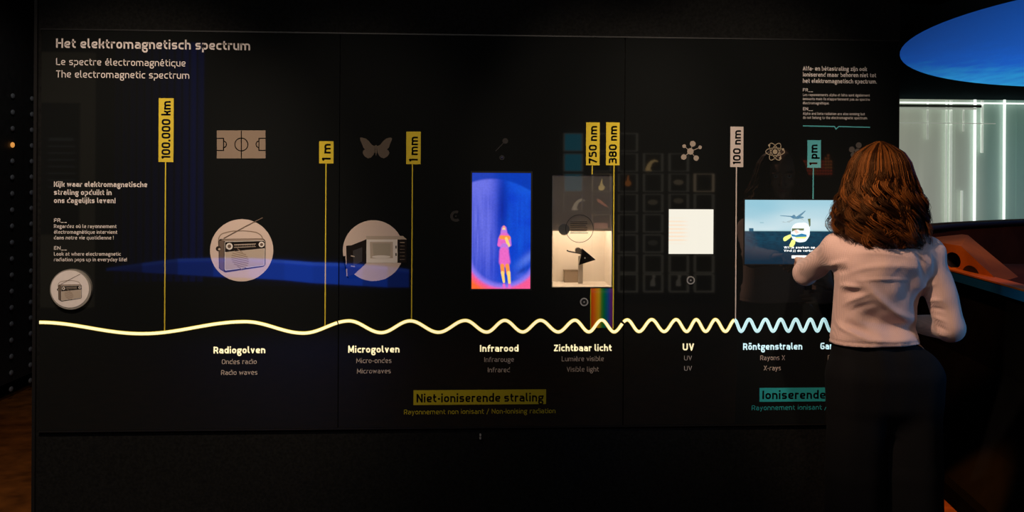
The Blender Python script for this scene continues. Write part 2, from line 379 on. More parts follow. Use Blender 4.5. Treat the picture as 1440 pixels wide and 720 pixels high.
for s, b, x, cap, wt in (('Alfa- en bètastraling zijn ook', 99, 1219, 5.9, SEMI + .1), ('ioniserend maar behoren niet tot', 107.6, 1232, 5.9, SEMI + .1), ('het elektromagnetisch spectrum.', 116.5, 1233, 5.9, SEMI + .1),
                         ('FR__', 128.5, 1143, 4.4, SEMI), ("Les rayonnements alpha et bêta sont également", 134.9, 1223, 3.6, REG), ("ionisants mais ils n'appartiennent pas au spectre", 140.7, 1223, 3.6, REG), ('électromagnétique.', 146.5, 1166, 3.6, REG),
                         ('EN__', 155.2, 1143, 4.4, SEMI), ('Alpha and beta radiation are also ionising but', 161.3, 1216, 3.6, REG), ('do not belong to the electromagnetic spectrum.', 167, 1220, 3.6, REG)):
    text(t, s, 1129, b, x, cap, wt, M_text)
pts = [t.q(*p) for p in ((1129, 177), (1173.5, 177.9), (1175.5, 181.5), (1179.5, 178), (1223.5, 179))]
t.part('speech_line', MB().stroke([(p[0], p[1]) for p in pts], .0045, -.0006), M_teal, label='thin teal speech line with a small notch')

# band names
bands = (('Radiogolven', 300.4, 373, 497, 9.4, [('Ondes radio', 312, 361, 512, 6.8), ('Radio waves', 311, 362, 527.2, 6.8)], M_gyel, M_sub, 'Radiogolven'),
         ('Microgolven', 489.6, 561.7, 496, 9.4, [('Micro-ondes', 501, 550.5, 510.5, 6.8), ('Microwaves', 502, 549.5, 525.2, 6.8)], M_gyel, M_sub, 'Microgolven'),
         ('Infrarood', 675, 729, 494.6, 9.4, [('Infrarouge', 681, 722.7, 509, 6.8), ('Infrared', 686, 717, 523.5, 6.8)], M_gyel, M_sub, 'Infrarood'),
         ('Zichtbaar licht', 779, 860, 494, 9.4, [('Lumière visible', 790, 849, 508, 6.8), ('Visible light', 797, 842, 522.7, 6.8)], M_gyel, M_sub, 'Zichtbaar licht'),
         ('UV', 960, 976, 492.6, 9.6, [('UV', 962, 973, 506.7, 6.6), ('UV', 962, 973, 521.2, 6.6)], M_gyel, M_sub, 'UV'),
         ('Röntgenstralen', 1045, 1128, 492, 9.4, [('Rayons X', 1069, 1103.8, 506.4, 6.6), ('X-rays', 1074, 1098, 520.8, 6.6)], M_gblu, M_sub, 'Röntgenstralen'),
         ('Gammastralen', 1153.7, 1229, 491.2, 9.4, [('Rayons gamma', 1164, 1219, 506, 6.6), ('Gamma rays', 1168, 1214, 520.4, 6.6)], M_gblu, M_sub, 'Gammastralen'))
for s, x0, x1, b, cap, subs, m1, m2, nm in bands:
    t = sign('band_name', x0, b, 'backlit %s lettering reading %s under the wave, two small dim lines below' % ('pale blue' if m1 is M_gblu else 'cream', nm), 'lettering', 'band names under the wave')
    text(t, s, x0, b, x1, cap, BOLD + .1, m1, name='band_title')
    for q in subs: text(t, q[0], q[1], q[3], q[2], q[4], REG, m2)
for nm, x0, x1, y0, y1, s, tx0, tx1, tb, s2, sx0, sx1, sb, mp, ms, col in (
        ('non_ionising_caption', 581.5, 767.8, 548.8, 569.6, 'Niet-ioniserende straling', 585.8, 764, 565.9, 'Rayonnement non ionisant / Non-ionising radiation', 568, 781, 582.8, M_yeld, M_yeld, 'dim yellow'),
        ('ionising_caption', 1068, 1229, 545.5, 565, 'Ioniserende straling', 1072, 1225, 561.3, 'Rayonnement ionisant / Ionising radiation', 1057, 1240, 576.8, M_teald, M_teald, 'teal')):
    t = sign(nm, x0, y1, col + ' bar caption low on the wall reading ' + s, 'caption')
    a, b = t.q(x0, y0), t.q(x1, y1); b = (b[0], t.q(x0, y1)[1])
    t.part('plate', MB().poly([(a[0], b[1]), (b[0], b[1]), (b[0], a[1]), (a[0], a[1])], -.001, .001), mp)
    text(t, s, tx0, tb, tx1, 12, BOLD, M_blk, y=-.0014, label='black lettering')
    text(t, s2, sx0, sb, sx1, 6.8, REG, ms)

# wavelength markers
MLAB = {'100.000 km': 'tallest yellow plate on a thin line, reading 100.000 km, leftmost', '1 m': 'short yellow plate on a line, reading 1 m, between pitch and butterfly', '1 mm': 'yellow plate on a line, reading 1 mm, right of the butterfly',
        '750 nm': 'yellow plate reading 750 nm, the left of the pair above the lit window', '380 nm': 'yellow plate reading 380 nm, right of the pair, its line beside the rainbow', '100 nm': 'cream plate reading 100 nm on a pale line, right of the molecule', '1 pm': 'teal plate reading 1 pm on a short teal line above the airport screen'}
def marker(x0, x1, y0, y1, s, sx, sy0, sy1, m_, col, ty0, ty1, wt=SEMI + .38):
    t = WallThing('wavelength_marker', (x0 + x1) / 2, y1, MLAB[s], 'marker', 'wavelength markers', y=-.0002)
    a, b = t.q(x0, y0), t.q(x1, y1)
    t.part('plate', MB().poly([(a[0], b[1]), (b[0], b[1]), (b[0], a[1]), (a[0], a[1])], -.002, .002), m_)
    c0, c1 = t.q(sx, sy0), t.q(sx, sy1)
    t.part('line', MB().poly([(c0[0] - .0022, c1[1]), (c0[0] + .0022, c1[1]), (c0[0] + .0022, c0[1]), (c0[0] - .0022, c0[1])], -.0012, .001), m_)
    capw = (b[0] - a[0]) * .60; bx = b[0] - (b[0] - a[0]) * .2
    if 'p' in s: bx -= (b[0] - a[0]) * .06
    z0 = t.q(sx, ty1)[1]; z1 = t.q(sx, ty0)[1]
    t.part('text_line', text_mb(s, bx, z0, bx, z1, capw, wt, -.0024), M_blk, label='black lettering reading upward')
marker(223.5, 244, 138, 228, '100.000 km', 233, 228, 466, M_yel, 'yellow', 142, 223)
marker(449, 469, 198.5, 230, '1 m', 458.5, 230, 459, M_yel, 'yellow', 202, 226)
marker(571.5, 591.5, 185, 231, '1 mm', 580, 231, 450, M_yel, 'yellow', 192, 227)
marker(824.2, 843, 172, 232.5, '750 nm', 832.8, 232, 245, M_yel, 'yellow', 177, 230)
marker(852.4, 871, 172, 232.5, '380 nm', 863.4, 232, 462, M_yel, 'yellow', 177, 230)
marker(1027, 1045, 178, 235, '100 nm', 1035.5, 235, 449, M_cream, 'cream', 183, 231)
marker(1135.3, 1154, 197, 236, '1 pm', 1143.5, 236, 280, M_teal, 'teal', 203, 232)

# the wave
PK = [(55, 453.2, 1), (200, 469.2, -1), (345, 452.3, 1), (427, 468.4, -1), (491, 451.2, 1), (536, 467.7, -1), (577, 451.2, 1), (616.5, 467.2, -1), (654.5, 450.6, 1), (684.5, 466.9, -1), (709.8, 450.5, 1),
      (735, 466.7, -1), (760, 450.4, 1), (785, 466.7, -1), (808.5, 450.2, 1), (828, 466.6, -1), (846, 450, 1), (863.5, 466.6, -1), (882, 449.7, 1), (898.5, 466.2, -1), (916.4, 449.3, 1), (933.8, 466.2, -1), (950.8, 449.3, 1), (965.6, 466.1, -1),
      (979, 449.3, 1), (992.2, 466, -1), (1006, 449.2, 1), (1020, 466, -1), (1033, 450, 1), (1042, 465.9, -1), (1053.5, 449.1, 1), (1064.8, 465.8, -1), (1076.4, 449, 1), (1087, 465.7, -1), (1097.8, 449, 1), (1108.6, 465.7, -1), (1119, 448.9, 1),
      (1129.2, 465.6, -1), (1139.6, 448.9, 1), (1149.3, 465.5, -1), (1158.4, 448.8, 1), (1167.5, 465.4, -1), (1176.3, 448.8, 1)]
x = 1176.3; sg = -1
while x < 1246: x += 8.4; PK.append((x, 465.3 if sg < 0 else 448.7, sg)); sg = -sg
def wave_y(x):
    for (xa, ya, _), (xb, yb, _) in zip(PK, PK[1:]):
        if xa <= x <= xb: return ya + (yb - ya) * (1 - math.cos(math.pi * (x - xa) / (xb - xa))) / 2
    return PK[-1][1]
def wave(x0, x1, me, m_, wd, label, lx0, lx1):
    t = WallThing('light_wave', x0, 460, label, 'light line', 'segments of the glowing wave line', y=-.0002)
    n = int((x1 - x0) / .9); P = [t.q(x0 + (x1 - x0) * i / n, wave_y(x0 + (x1 - x0) * i / n)) for i in range(n + 1)]
    t.part('edge_strip', MB().stroke(P, wd + .0035, -.0016, th=.0014), me)
    t.part('light_strip', MB().stroke(P, wd, -.0030, th=.0014), m_)
wave(55.5, 474.4, M_wavee, M_wavey, .0112, 'long shallow cream stretch of the glowing wave on the leftmost panel', 0, 0)
wave(476, 875, M_wavee, M_wavey, .0112, 'middle cream stretch of the glowing wave, its humps narrowing to the right', 0, 0)
wave(876.8, 1032.5, M_wavee, M_wavey, .0110, 'short tightly curled cream stretch of the glowing wave left of the 100 nm line', 0, 0)
wave(1032.8, 1246, M_waveb, M_waveb, .0100, 'pale blue tightly curled stretch of the glowing wave running behind the woman', 0, 0)

# ------------------------------------------------------------------ printed pictures
def art(t, ox, oy, sc, S=6.545, cx=0, cy=0, ctr=None):
    # returns function mapping picture coordinates to local wall coordinates
    def g(x, y):
        px, py = ox + x / S, oy + y / S
        if ctr: px, py = ctr[0] + (px - ctr[2]) * sc, ctr[1] + (py - ctr[3]) * sc
        return t.q(px, py)
    return g
P_bei = mat('print_beige', (.70, .55, .46), **GL); P_side = mat('print_taupe', (.17, .12, .09), **GL); P_out = mat('print_dark_brown', (.035, .025, .02), **GL)
P_face = mat('print_tan', (.52, .42, .33), **GL); P_str = mat('print_tan_stripe', (.30, .22, .16), **GL); P_lit = mat('print_ivory', (.82, .74, .66), **GL)
P_dial = mat('print_dial_black', (.02, .016, .014), **GL); P_mid = mat('print_mid_brown', (.34, .26, .2), **GL)
def radio_art(t, g, px, d, parent, y0):
    e = .0003 * d
    def pl(name, pts, m_, lv, label=None): return t.part(name, MB().poly([g(*p) for p in pts], y0 - lv * e), m_, parent, label=label)
    def st(mb, pts, w_, lv, closed=False): mb.stroke([g(*p) for p in pts], w_ * px, y0 - lv * e, closed); return mb
    R_ = lambda pts, r=22: rounded(pts, r)
    t.part('handle', st(MB(), R_([(148, 345), (146, 262), (170, 222), (260, 196), (400, 192), (500, 208), (545, 238), (556, 280)], 60), 9, 1), P_str, parent)
    pl('body', rounded([(160, 268), (558, 262), (580, 285), (578, 505), (557, 524), (207, 577), (150, 540), (146, 286)], 12, True), P_out, 1.3)
    pl('side_face', [(152, 285), (196, 280), (196, 566), (156, 536)], P_side, 1.8)
    pl('top_face', [(166, 272), (552, 264), (566, 280), (205, 290)], P_mid, 1.8)
    pl('front_face', rounded([(203, 292), (566, 281), (574, 300), (570, 505), (560, 514), (212, 560), (203, 552)], 10, True), P_lit, 2)
    pl('speaker_face', rounded([(209, 390), (568, 356), (565, 503), (556, 509), (215, 553), (209, 545)], 8, True), P_face, 3)
    pl('dial_panel', [(207, 297), (563, 286), (572, 300), (572, 354), (207, 389)], P_dial, 3)
    gr = MB()
    for k in range(9):
        yy = 372 + k * 20; h = math.sqrt(max(0, 84 ** 2 - (yy - 452) ** 2)) * .95
        st(gr, [(345 - h, yy - 18 + 4), (345 + h, yy + 18 + 4)], 7, 4)
    t.part('speaker_grille', gr, P_str, parent)
    l_ = MB(); st(l_, [(290, 322), (490, 314)], 7, 4); st(l_, [(290, 347), (490, 338)], 5, 4)
    for k in range(12): st(l_, [(300 + k * 16, 325 - k * .6), (300 + k * 16, 340 - k * .6)], 2.5, 4)
    t.part('dial_scale', l_, P_face, parent)
    for (x, y, r) in ((247, 336, 31), (543, 319, 26)):
        c = g(x, y); k = MB(); k.disc(c[0], c[1], r * px, y0 - 4 * e, n=24); ko = t.part('tuning_knob', k, P_lit, parent)
        if parent is t.root: t.part('knob_cap', MB().disc(c[0], c[1], r * .55 * px, y0 - 5 * e, n=20), P_side, ko)
    c = g(146, 358); t.part('side_knob', MB().disc(c[0], c[1], 24 * px, y0 - 2 * e, n=20), P_out, parent)
    c = g(155, 362); t.part('side_knob', MB().disc(c[0], c[1], 11 * px, y0 - 3 * e, n=16), P_face, parent)
    t.part('antenna', st(MB(), [(195, 262), (400, 150), (552, 73)], 8, 4.5), P_side, parent)
t = WallThing('radio_picture', 340, 352, 'large round beige picture of a portable radio with raised antenna', 'picture', y=-.0002)
c = t.q(340, 352); px1 = px_len(340, 352)
t.part('disc', MB().disc(c[0], c[1], 43.8 * px1, -.001, .001, n=72), P_bei)
radio_art(t, art(t, 285, 295, 1), px1 / 6.545, 1, t.root, -.0012)
t = WallThing('radio_button', 101.7, 406, 'small round cream button with a radio printed on it, below the text block', 'button')
c = t.q(101.7, 406.2); px1 = px_len(101, 406)
t.part('rim', MB().disc(c[0], c[1], 28.2 * px1, -.018, .018, n=64), mat('rim_grey', (.30, .27, .23), rough=.3), label='grey bevelled rim')
t.part('face', MB().disc(c[0] - .002, c[1] + .0015, 26 * px1, -.020, .002, n=64), mat('button_face', (.86, .76, .70), rough=.12, noise=.05))
radio_art(t, art(t, 285, 295, .5, ctr=(100.9, 407.5, 340, 352)), px1 * .45 / 6.545, .6, t.root, -.0203)
t = WallThing('microwave_picture', 525, 352.5, 'large round beige picture of a microwave oven with open door', 'picture', y=-.0002)
c = t.q(525, 352.5); px1 = px_len(525, 352)
g = art(t, 475, 300, 1)
t.part('disc', MB().poly([t.q(525 + 42.8 * math.cos(a), 352.5 + 42.8 * math.sin(a)) for a in [math.pi * 2 * i / 72 for i in range(72)]], -.001, .001), P_bei)
def pl(name, pts, m_, lv, label=None): return t.part(name, MB().poly([g(*p) for p in pts], -.0012 - lv * .0003), m_, label=label)
pl('black_area', [(46, 395), (70, 392), (84, 585), (150, 560), (190, 592), (100, 600), (50, 520)], M_blk, 1)  # black patch of the print, lower left by the door
pl('oven_top', [(262, 208), (600, 208), (636, 241), (550, 241), (262, 241)], P_face, 1)
pl('oven_front', [(262, 240), (552, 240), (552, 455), (262, 455)], P_lit, 2)
pl('cavity', [(296, 262), (508, 262), (508, 412), (300, 414)], P_face, 3)
pl('cavity_back', [(320, 275), (488, 275), (484, 388), (330, 390)], mat('print_khaki', (.42, .36, .28), **GL), 4)
cc = g(400, 400); t.part('turntable', MB().disc(cc[0], cc[1], 85 * px1 / 6.545, -.0026, n=32, rz=14 * px1 / 6.545), P_lit)
pl('control_panel', [(550, 240), (634, 240), (631, 455), (550, 455)], P_dial, 3)
k = MB()
for yy in (268, 300, 330, 360, 392, 424): k.stroke([g(572, yy), g(616, yy)], (9 if yy == 268 else 3) * px1 / 6.545, -.0026)
t.part('control_marks', k, P_str)
k = MB()
for yy in (310, 378): k.poly([g(531, yy - 13), g(542, yy - 13), g(542, yy + 13), g(531, yy + 13)], -.0024)
t.part('latch_slots', k, P_out)
d_ = pl('door', [(78, 297), (125, 294), (265, 238), (263, 456), (150, 560), (84, 582)], P_dial, 3, 'black open oven door')
pl('door_window', [(140, 342), (225, 312), (225, 442), (145, 482)], mat('print_charcoal', (.06, .055, .055), **GL), 4)
for q_ in ([g(120, 390), g(156, 398)], [g(122, 484), g(158, 489)], [g(82, 508), g(84, 578)]): t.part('door_glint', MB().stroke(q_, 10 * px1 / 6.545, -.0028), P_face)

# icons
t = WallThing('football_pitch_icon', 339, 203, 'flat grey-brown football pitch icon with black markings', 'icon', y=-.0002)
pts = [t.q(305, 183.4), t.q(373.5, 183.4), t.q(373.5, 222.8), t.q(305, 222.8)]
t.part('pitch', MB().poly(pts, -.001, .001), mat('icon_taupe', (.27, .20, .145), **GL))
k = MB(); w1 = .0038; z = lambda x, y: t.q(x, y)
k.stroke([z(339.5, 183.6), z(339.5, 222.6)], w1, -.0014)
cc = z(339.5, 203.2); u1 = px_len(339, 203)
k.stroke([(cc[0] + 9 * u1 * math.cos(a), cc[1] + 9 * u1 * math.sin(a)) for a in [i * math.pi / 16 for i in range(32)]], w1, -.0014, True)
k.stroke([z(305, 194.5), z(314.5, 194.5), z(314.5, 211.5), z(305, 211.5)], w1, -.0014)
k.stroke([z(373.5, 194.5), z(364.2, 194.5), z(364.2, 211.5), z(373.5, 211.5)], w1, -.0014)
for sx, x0 in ((1, 314.5), (-1, 364.2)):
    k.stroke([z(x0 + sx * 4 * math.cos(a), 203 + 4.5 * math.sin(a)) for a in [(-.5 + i / 10) * math.pi for i in range(11)]], w1, -.0014)
t.part('markings', k, M_blk)
t = WallThing('butterfly_icon', 528.5, 208, 'flat grey-brown butterfly icon with spread wings', 'icon', y=-.0002)
hw = [(0, 205), (3, 205), (6, 203.5), (10, 198.5), (14, 195), (20, 193.3), (22.6, 193.8), (22, 197.5), (19.5, 203), (18, 207.5), (15.5, 210), (18, 212), (18.8, 215.5), (16, 220), (11, 222.8), (7, 221.5), (3.5, 217.5), (2, 214)]
for s in (1, -1):
    t.part('wing', MB().poly([t.q(528.8 + s * (max(x, 1) + .0), y) for x, y in hw], -.001, .0008), mat('icon_brown', (.135, .105, .08), **GL))
t.part('body', MB().poly([t.q(528.8 + x, y) for x, y in ((-1, 204), (1, 204), (1.2, 214), (0, 220), (-1.2, 214))], -.0012, .001), mat('icon_brown', None))
t = WallThing('molecule_icon', 971, 213, 'cream molecule icon of six joined balls above the white square', 'icon', y=-.0002)
M_ic = mat('icon_cream', (.38, .31, .25), **GL); u1 = px_len(971, 213)
BA = [(970.8, 212.9, 4.6), (974, 202.2, 4.1), (962, 205.5, 2.7), (984.4, 207.2, 2.6), (961.4, 220.8, 3.9), (978.9, 222.3, 3.8)]
for i, (x, y, r) in enumerate(BA):
    cc = t.q(x, y); t.part('ball', MB().disc(cc[0], cc[1], r * u1, -.0014, .001, n=24), M_ic)
k = MB()
for x, y, r in BA[1:]: k.stroke([t.q(*BA[0][:2]), t.q(x, y)], .0028, -.0008)
t.part('bonds', k, M_ic)
t = WallThing('atom_icon', 1090, 213.5, 'cream atom icon with three crossed orbits left of the 1 pm marker', 'icon', y=-.0002)
cc = np.array(t.q(1089.9, 213.3)); u1 = px_len(1090, 213)
M_at = mat('icon_atom', (.50, .40, .27), **GL)
t.part('nucleus', MB().disc(cc[0], cc[1], 3.4 * u1, -.001, .0008, n=24), M_at)
for r_ in (0, 60, 120):
    P = []
    for i in range(40):
        a = i * math.pi / 20; x, y = 13.4 * math.cos(a), 5.4 * math.sin(a); q = math.radians(r_)
        P.append(cc + u1 * np.array([x * math.cos(q) - y * math.sin(q), x * math.sin(q) + y * math.cos(q)]))
    t.part('orbit', MB().stroke(P, .0032, -.0009, True), M_at)
for x, y in ((1081.6, 204.3), (1101, 210), (1097.2, 222.4)):
    c2 = t.q(x, y); t.part('electron', MB().disc(c2[0], c2[1], 1.7 * u1, -.0012, .0008, n=16), M_at)
t = WallThing('nucleus_icon', 1203, 208, 'dim cluster of round balls icon just left of the hair', 'icon', y=-.0002)
for x, y, r in ((1207.5, 204.3, 4.2), (1197.8, 210.3, 4.2), (1206, 213, 4.2), (1200, 218, 4)):
    c2 = t.q(x, y); t.part('ball', MB().disc(c2[0], c2[1], r * u1, -.001, .0008, n=20), mat('icon_dim', (.10, .085, .075), **GL))
t = WallThing('crescent_icon', 641, 304, 'dim open ring icon left of the thermal screen', 'icon', y=-.0002)
M_dk = mat('icon_darker', (.045, .042, .04), **GL); u1 = px_len(641, 304); cc = np.array(t.q(641, 304))
t.part('ring', MB().stroke([cc + 6 * u1 * np.array([math.cos(a), math.sin(a)]) for a in [math.radians(60 + i * 12) for i in range(22)]], .011, -.0008), M_dk)
t.part('dot', MB().disc(cc[0], cc[1], 1.2 * u1, -.0008, n=12), M_dk)
t = WallThing('pin_icon', 708, 204, 'dim pin icon with a round head above the thermal screen', 'icon', y=-.0002)
cc = t.q(710.5, 198.2); t.part('head', MB().disc(cc[0], cc[1], 4 * u1, -.001, .0008, n=20), M_dk)
t.part('needle', MB().stroke([t.q(708, 201), t.q(697, 212.5)], .003, -.0008), M_dk)

# ------------------------------------------------------------------ screens
def attr_grid(name, t, x0, x1, y0, y1, nx, ny, fn, m_, y, parent=None, label=None):
    a, b = t.q(x0, y0), t.q(x1, y1)
    gx, gz = np.meshgrid(np.linspace(a[0], b[0], nx + 1), np.linspace(a[1], b[1], ny + 1))
    V = np.stack([gx.ravel(), np.full(gx.size, y), gz.ravel()], 1)
    i = (np.arange(ny)[:, None] * (nx + 1) + np.arange(nx)[None]).ravel()
    Fc = np.stack([i, i + nx + 1, i + nx + 2, i + 1], 1)
    me = bpy.data.meshes.new(name); me.from_pydata(V.tolist(), [], Fc.tolist()); me.materials.append(m_)
    uu, vv = np.meshgrid(np.linspace(0, 1, nx + 1), np.linspace(0, 1, ny + 1))
    col = fn(uu, vv).reshape(-1, 3); c4 = np.ones((len(col), 4), np.float32); c4[:, :3] = col
    ca = me.color_attributes.new('Col', 'FLOAT_COLOR', 'POINT'); ca.data.foreach_set('color', c4.ravel())
    o = bpy.data.objects.new(name, me); SC.collection.objects.link(o); o.parent = parent or t.root
    return setp(o, label)
lin = lambda c: np.array(srgb(*c))
rng = np.random.default_rng(4)
def vnoise(u, v, fx, fy, seed):
    r = np.random.default_rng(seed); G = r.random((int(fy) + 3, int(fx) + 3)); x = u * fx; y = v * fy
    i = np.floor(x).astype(int); j = np.floor(y).astype(int); a = x - i; b = y - j; a = a * a * (3 - 2 * a); b = b * b * (3 - 2 * b)
    return (G[j, i] * (1 - a) + G[j, i + 1] * a) * (1 - b) + (G[j + 1, i] * (1 - a) + G[j + 1, i + 1] * a) * b
def sm(x, a, b): q = np.clip((x - a) / (b - a), 0, 1); return q * q * (3 - 2 * q)
def mixc(A, B, m_): return A * (1 - m_[..., None]) + B * m_[..., None]
def seg(u, v, p, q, r0, r1, asp=.5):
    # distance-based blob along segment, u scaled so that units are screen widths
    px, py = u, v / asp; ax, ay = p[0], p[1] / asp; bx, by = q[0], q[1] / asp
    t_ = np.clip(((px - ax) * (bx - ax) + (py - ay) * (by - ay)) / ((bx - ax) ** 2 + (by - ay) ** 2 + 1e-9), 0, 1)
    d = np.hypot(px - ax - t_ * (bx - ax), py - ay - t_ * (by - ay)); r = r0 + (r1 - r0) * t_
    return 1 - sm(d, r * .75, r * 1.2)
def thermal(u, v):
    base = mixc(np.broadcast_to(lin((5, 62, 205)), u.shape + (3,)), lin((125, 128, 238)), np.clip(sm(.42 - u, -.16, .2) * (1 - .5 * sm(v, .55, .9)) + .0, 0, 1) * .72)
    base = mixc(base, lin((20, 98, 225)), .6 * vnoise(u, v, 6, 14, 1) * sm(u, .35, .6))
    base = mixc(base, lin((0, 30, 140)), .8 * np.exp(-((u - .52) / .10) ** 2) * np.exp(-((v - .30) / .3) ** 2))
    streak = vnoise(u, v * 0 + v, 40, 5, 2)
    base = mixc(base, lin((10, 50, 190)), .5 * streak * sm(v, .1, .3))
    base = mixc(base, lin((0, 55, 175)), (1 - sm(v, .04 + .06 * (u - .35) ** 2 * 4, .065 + .06 * (u - .35) ** 2 * 4)) * .9)
    base = mixc(base, lin((100, 135, 240)), .65 * np.exp(-((u - .97) / .18) ** 2) * np.exp(-((v - .79 + (u - .8) * .35) / .045) ** 2))
    base = mixc(base, lin((95, 110, 235)), .5 * np.exp(-((u - .85) / .12) ** 2) * np.exp(-((v - .9) / .05) ** 2))
    base = mixc(base, lin((0, 25, 110)), .5 * np.exp(-((u - .86) / .09) ** 2) * np.exp(-((v - .86 + (u - .8) * .3) / .02) ** 2))
    R = np.hypot((u - .53) / .62, (v - .66) / .32)                # warm floor outside the round field
    low = sm(v, .6, .75)
    base = mixc(base, lin((150, 130, 245)), sm(R, .86, 1.0) * low * .8)
    base = mixc(base, lin((250, 90, 150)), sm(R, .98, 1.1) * low)
    base = mixc(base, lin((255, 105, 50)), sm(R, 1.05, 1.25) * low * (1 - sm(u, .25, .45)))
    pink, ora, vio, ylw = lin((238, 105, 200)), lin((255, 150, 70)), lin((195, 120, 225)), lin((255, 215, 120))
    base = mixc(base, vio, seg(u, v, (.545, .48), (.545, .51), .045, .055)); base = mixc(base, lin((250, 150, 150)), seg(u, v, (.545, .465), (.545, .475), .022, .02))
    base = mixc(base, lin((255, 230, 150)), seg(u, v, (.545, .487), (.545, .495), .028, .024))
    base = mixc(base, vio, seg(u, v, (.545, .515), (.55, .54), .055, .07))
    base = mixc(base, pink, seg(u, v, (.555, .56), (.56, .62), .088, .08)); base = mixc(base, pink, seg(u, v, (.49, .57), (.47, .62), .04, .035)); base = mixc(base, vio, seg(u, v, (.63, .57), (.645, .62), .035, .03))
    base = mixc(base, ora, seg(u, v, (.50, .555), (.62, .56), .035, .04)); base = mixc(base, ylw, seg(u, v, (.585, .565), (.625, .625), .025, .028))
    base = mixc(base, vio, seg(u, v, (.555, .64), (.555, .66), .07, .075)); base = mixc(base, pink, seg(u, v, (.55, .68), (.56, .765), .08, .095))
    base = mixc(base, ora, seg(u, v, (.52, .80), (.53, .86), .035, .032)); base = mixc(base, ylw, seg(u, v, (.525, .86), (.55, .94), .028, .02))
    base = mixc(base, ora, seg(u, v, (.605, .80), (.625, .87), .035, .032)); base = mixc(base, ylw, seg(u, v, (.63, .86), (.645, .95), .03, .022))
    base = mixc(base, pink, seg(u, v, (.55, .965), (.555, .99), .022, .026)); base = mixc(base, pink, seg(u, v, (.645, .965), (.65, .99), .022, .028))
    return base * (.93 + .14 * vnoise(u, v, 60, 110, 8)[..., None])
def scr_mat(n, es): return mat(n, None, rough=.05, ior=1.72, attr='Col', es=es)
t = WallThing('thermal_screen', 705, 325, 'tall blue thermal camera screen showing a pink and orange figure', 'screen', y=-.0002)
a, b = t.q(662, 240.5), t.q(748, 408.5)
t.part('frame', MB().box(a[0], b[0], -.001, 0, b[1], a[1]), M_dark)
attr_grid('display', t, 664, 745.6, 243, 406, 110, 220, thermal, scr_mat('screen_thermal', 1.0), -.0016)
t = WallThing('camera_lens', 705.8, 221.8, 'small round dark lens above the thermal screen', 'camera')
cc = t.q(705.8, 221.8); t.part('ring', MB().disc(cc[0], cc[1], 3.6 * u1, -.004, .004, n=24), M_dark)
t.part('glass', MB().sphere((cc[0], -.004, cc[1]), (.006, .003, .006), 14), mat('lens_glass', (.02, .02, .05), rough=.05, ior=1.8), smooth=True)

t = WallThing('white_screen', 971, 325, 'small glowing square screen, blank white, between the wave and the molecule', 'screen', y=-.0002)
a, b = t.q(939.3, 293), t.q(1004, 358); t.part('frame', MB().box(a[0], b[0], -.001, 0, b[1], a[1]), M_dark)
def white(u, v):
    c = mixc(np.broadcast_to(lin((246, 240, 224)), u.shape + (3,)), lin((255, 222, 190)), .8 * (1 - sm(u, .25, .5)) * sm(np.sin(v * 75), .2, .9) * sm(v, .15, .3) * (1 - sm(v, .7, .8)))
    return c
attr_grid('display', t, 940.5, 1002.8, 294.2, 357, 60, 60, white, scr_mat('screen_white', 1.0), -.0016)

t = WallThing('airport_screen', 1127, 326, 'wide touch screen showing an airport, partly behind the woman', 'screen', y=-.0002)
a, b = t.q(1045.8, 279.5), t.q(1209.5, 373); t.part('frame', MB().box(a[0], b[0], -.001, 0, b[1], a[1]), M_dark)
def airport(u, v):
    sky = mixc(np.broadcast_to(lin((168, 214, 230)), u.shape + (3,)), lin((218, 238, 243)), sm(v, 0, .35) * (.4 + .6 * vnoise(u, v, 5, 8, 3)))
    sky = mixc(sky, lin((135, 198, 220)), .5 * (1 - sm(np.hypot(u - .1, v - .15), .05, .35)))
    g_ = mixc(np.broadcast_to(lin((6, 48, 70)), u.shape + (3,)), lin((12, 75, 98)), .8 * vnoise(u, v, 50, 60, 5) * (1 - sm(v, .55, .9)))
    g_ = mixc(g_, lin((4, 34, 54)), sm(v, .6, 1.0) * .6)
    c = mixc(sky, g_, sm(v, .48, .492)); c = mixc(c, lin((120, 190, 190)), np.exp(-((v - .478) / .006) ** 2) * .6)
    c = mixc(c, lin((30, 95, 125)), ((u > .035) & (u < .075) & (v > .44) & (v < .49)) * 1.)
    c = mixc(c, lin((110, 170, 185)), (np.abs(u - .147) < .002) * (v > .36) * (v < .48) * .8); c = mixc(c, lin((110, 170, 185)), (np.abs(v - .352) < .006) * (np.abs(u - .147) < .015) * .8)
    return c
attr_grid('display', t, 1047.5, 1208, 281, 371.3, 180, 110, airport, scr_mat('screen_airport', .93), -.0016)
def em(n, c, s=.9): return mat(n, srgb(*c), emit=srgb(*c), es=s, rough=.1)
g = lambda x, y: t.q(1095 + x / 9, 295 + y / 9)
k = MB(); e_ = -.0020
k.poly([g(10, 76), g(20, 70), g(165, 78), g(200, 92), g(190, 100), g(160, 92)], e_); k.poly([g(225, 85), g(330, 12), g(342, 14), g(270, 90), g(240, 100)], e_)
k.poly([g(150, 92), g(185, 62), g(205, 66), g(212, 84), g(295, 84), g(318, 92), g(312, 104), g(235, 118), g(180, 112)], e_)
t.part('aeroplane', k, em('screen_plane', (85, 125, 150)), label='grey-blue aeroplane drawn on the screen')
k = MB(); k.poly([g(25, 150), g(60, 148), g(100, 160), g(60, 162)], e_); k.poly([g(90, 152), g(200, 110), g(205, 118), g(130, 165)], e_); k.poly([g(270, 100), g(325, 130), g(318, 136), g(255, 112)], e_)
t.part('aeroplane_tail', k, em('screen_plane_grey', (150, 175, 185)))
k = MB(); k.poly(rounded([g(150, 330), g(160, 215), g(215, 165), g(350, 160), g(395, 220), g(390, 330), g(340, 405), g(250, 415), g(185, 385)], .01, True), e_ - .0002)
t.part('suitcase_emblem', k, em('screen_emblem', (205, 225, 235)), label='round pale travel emblem')
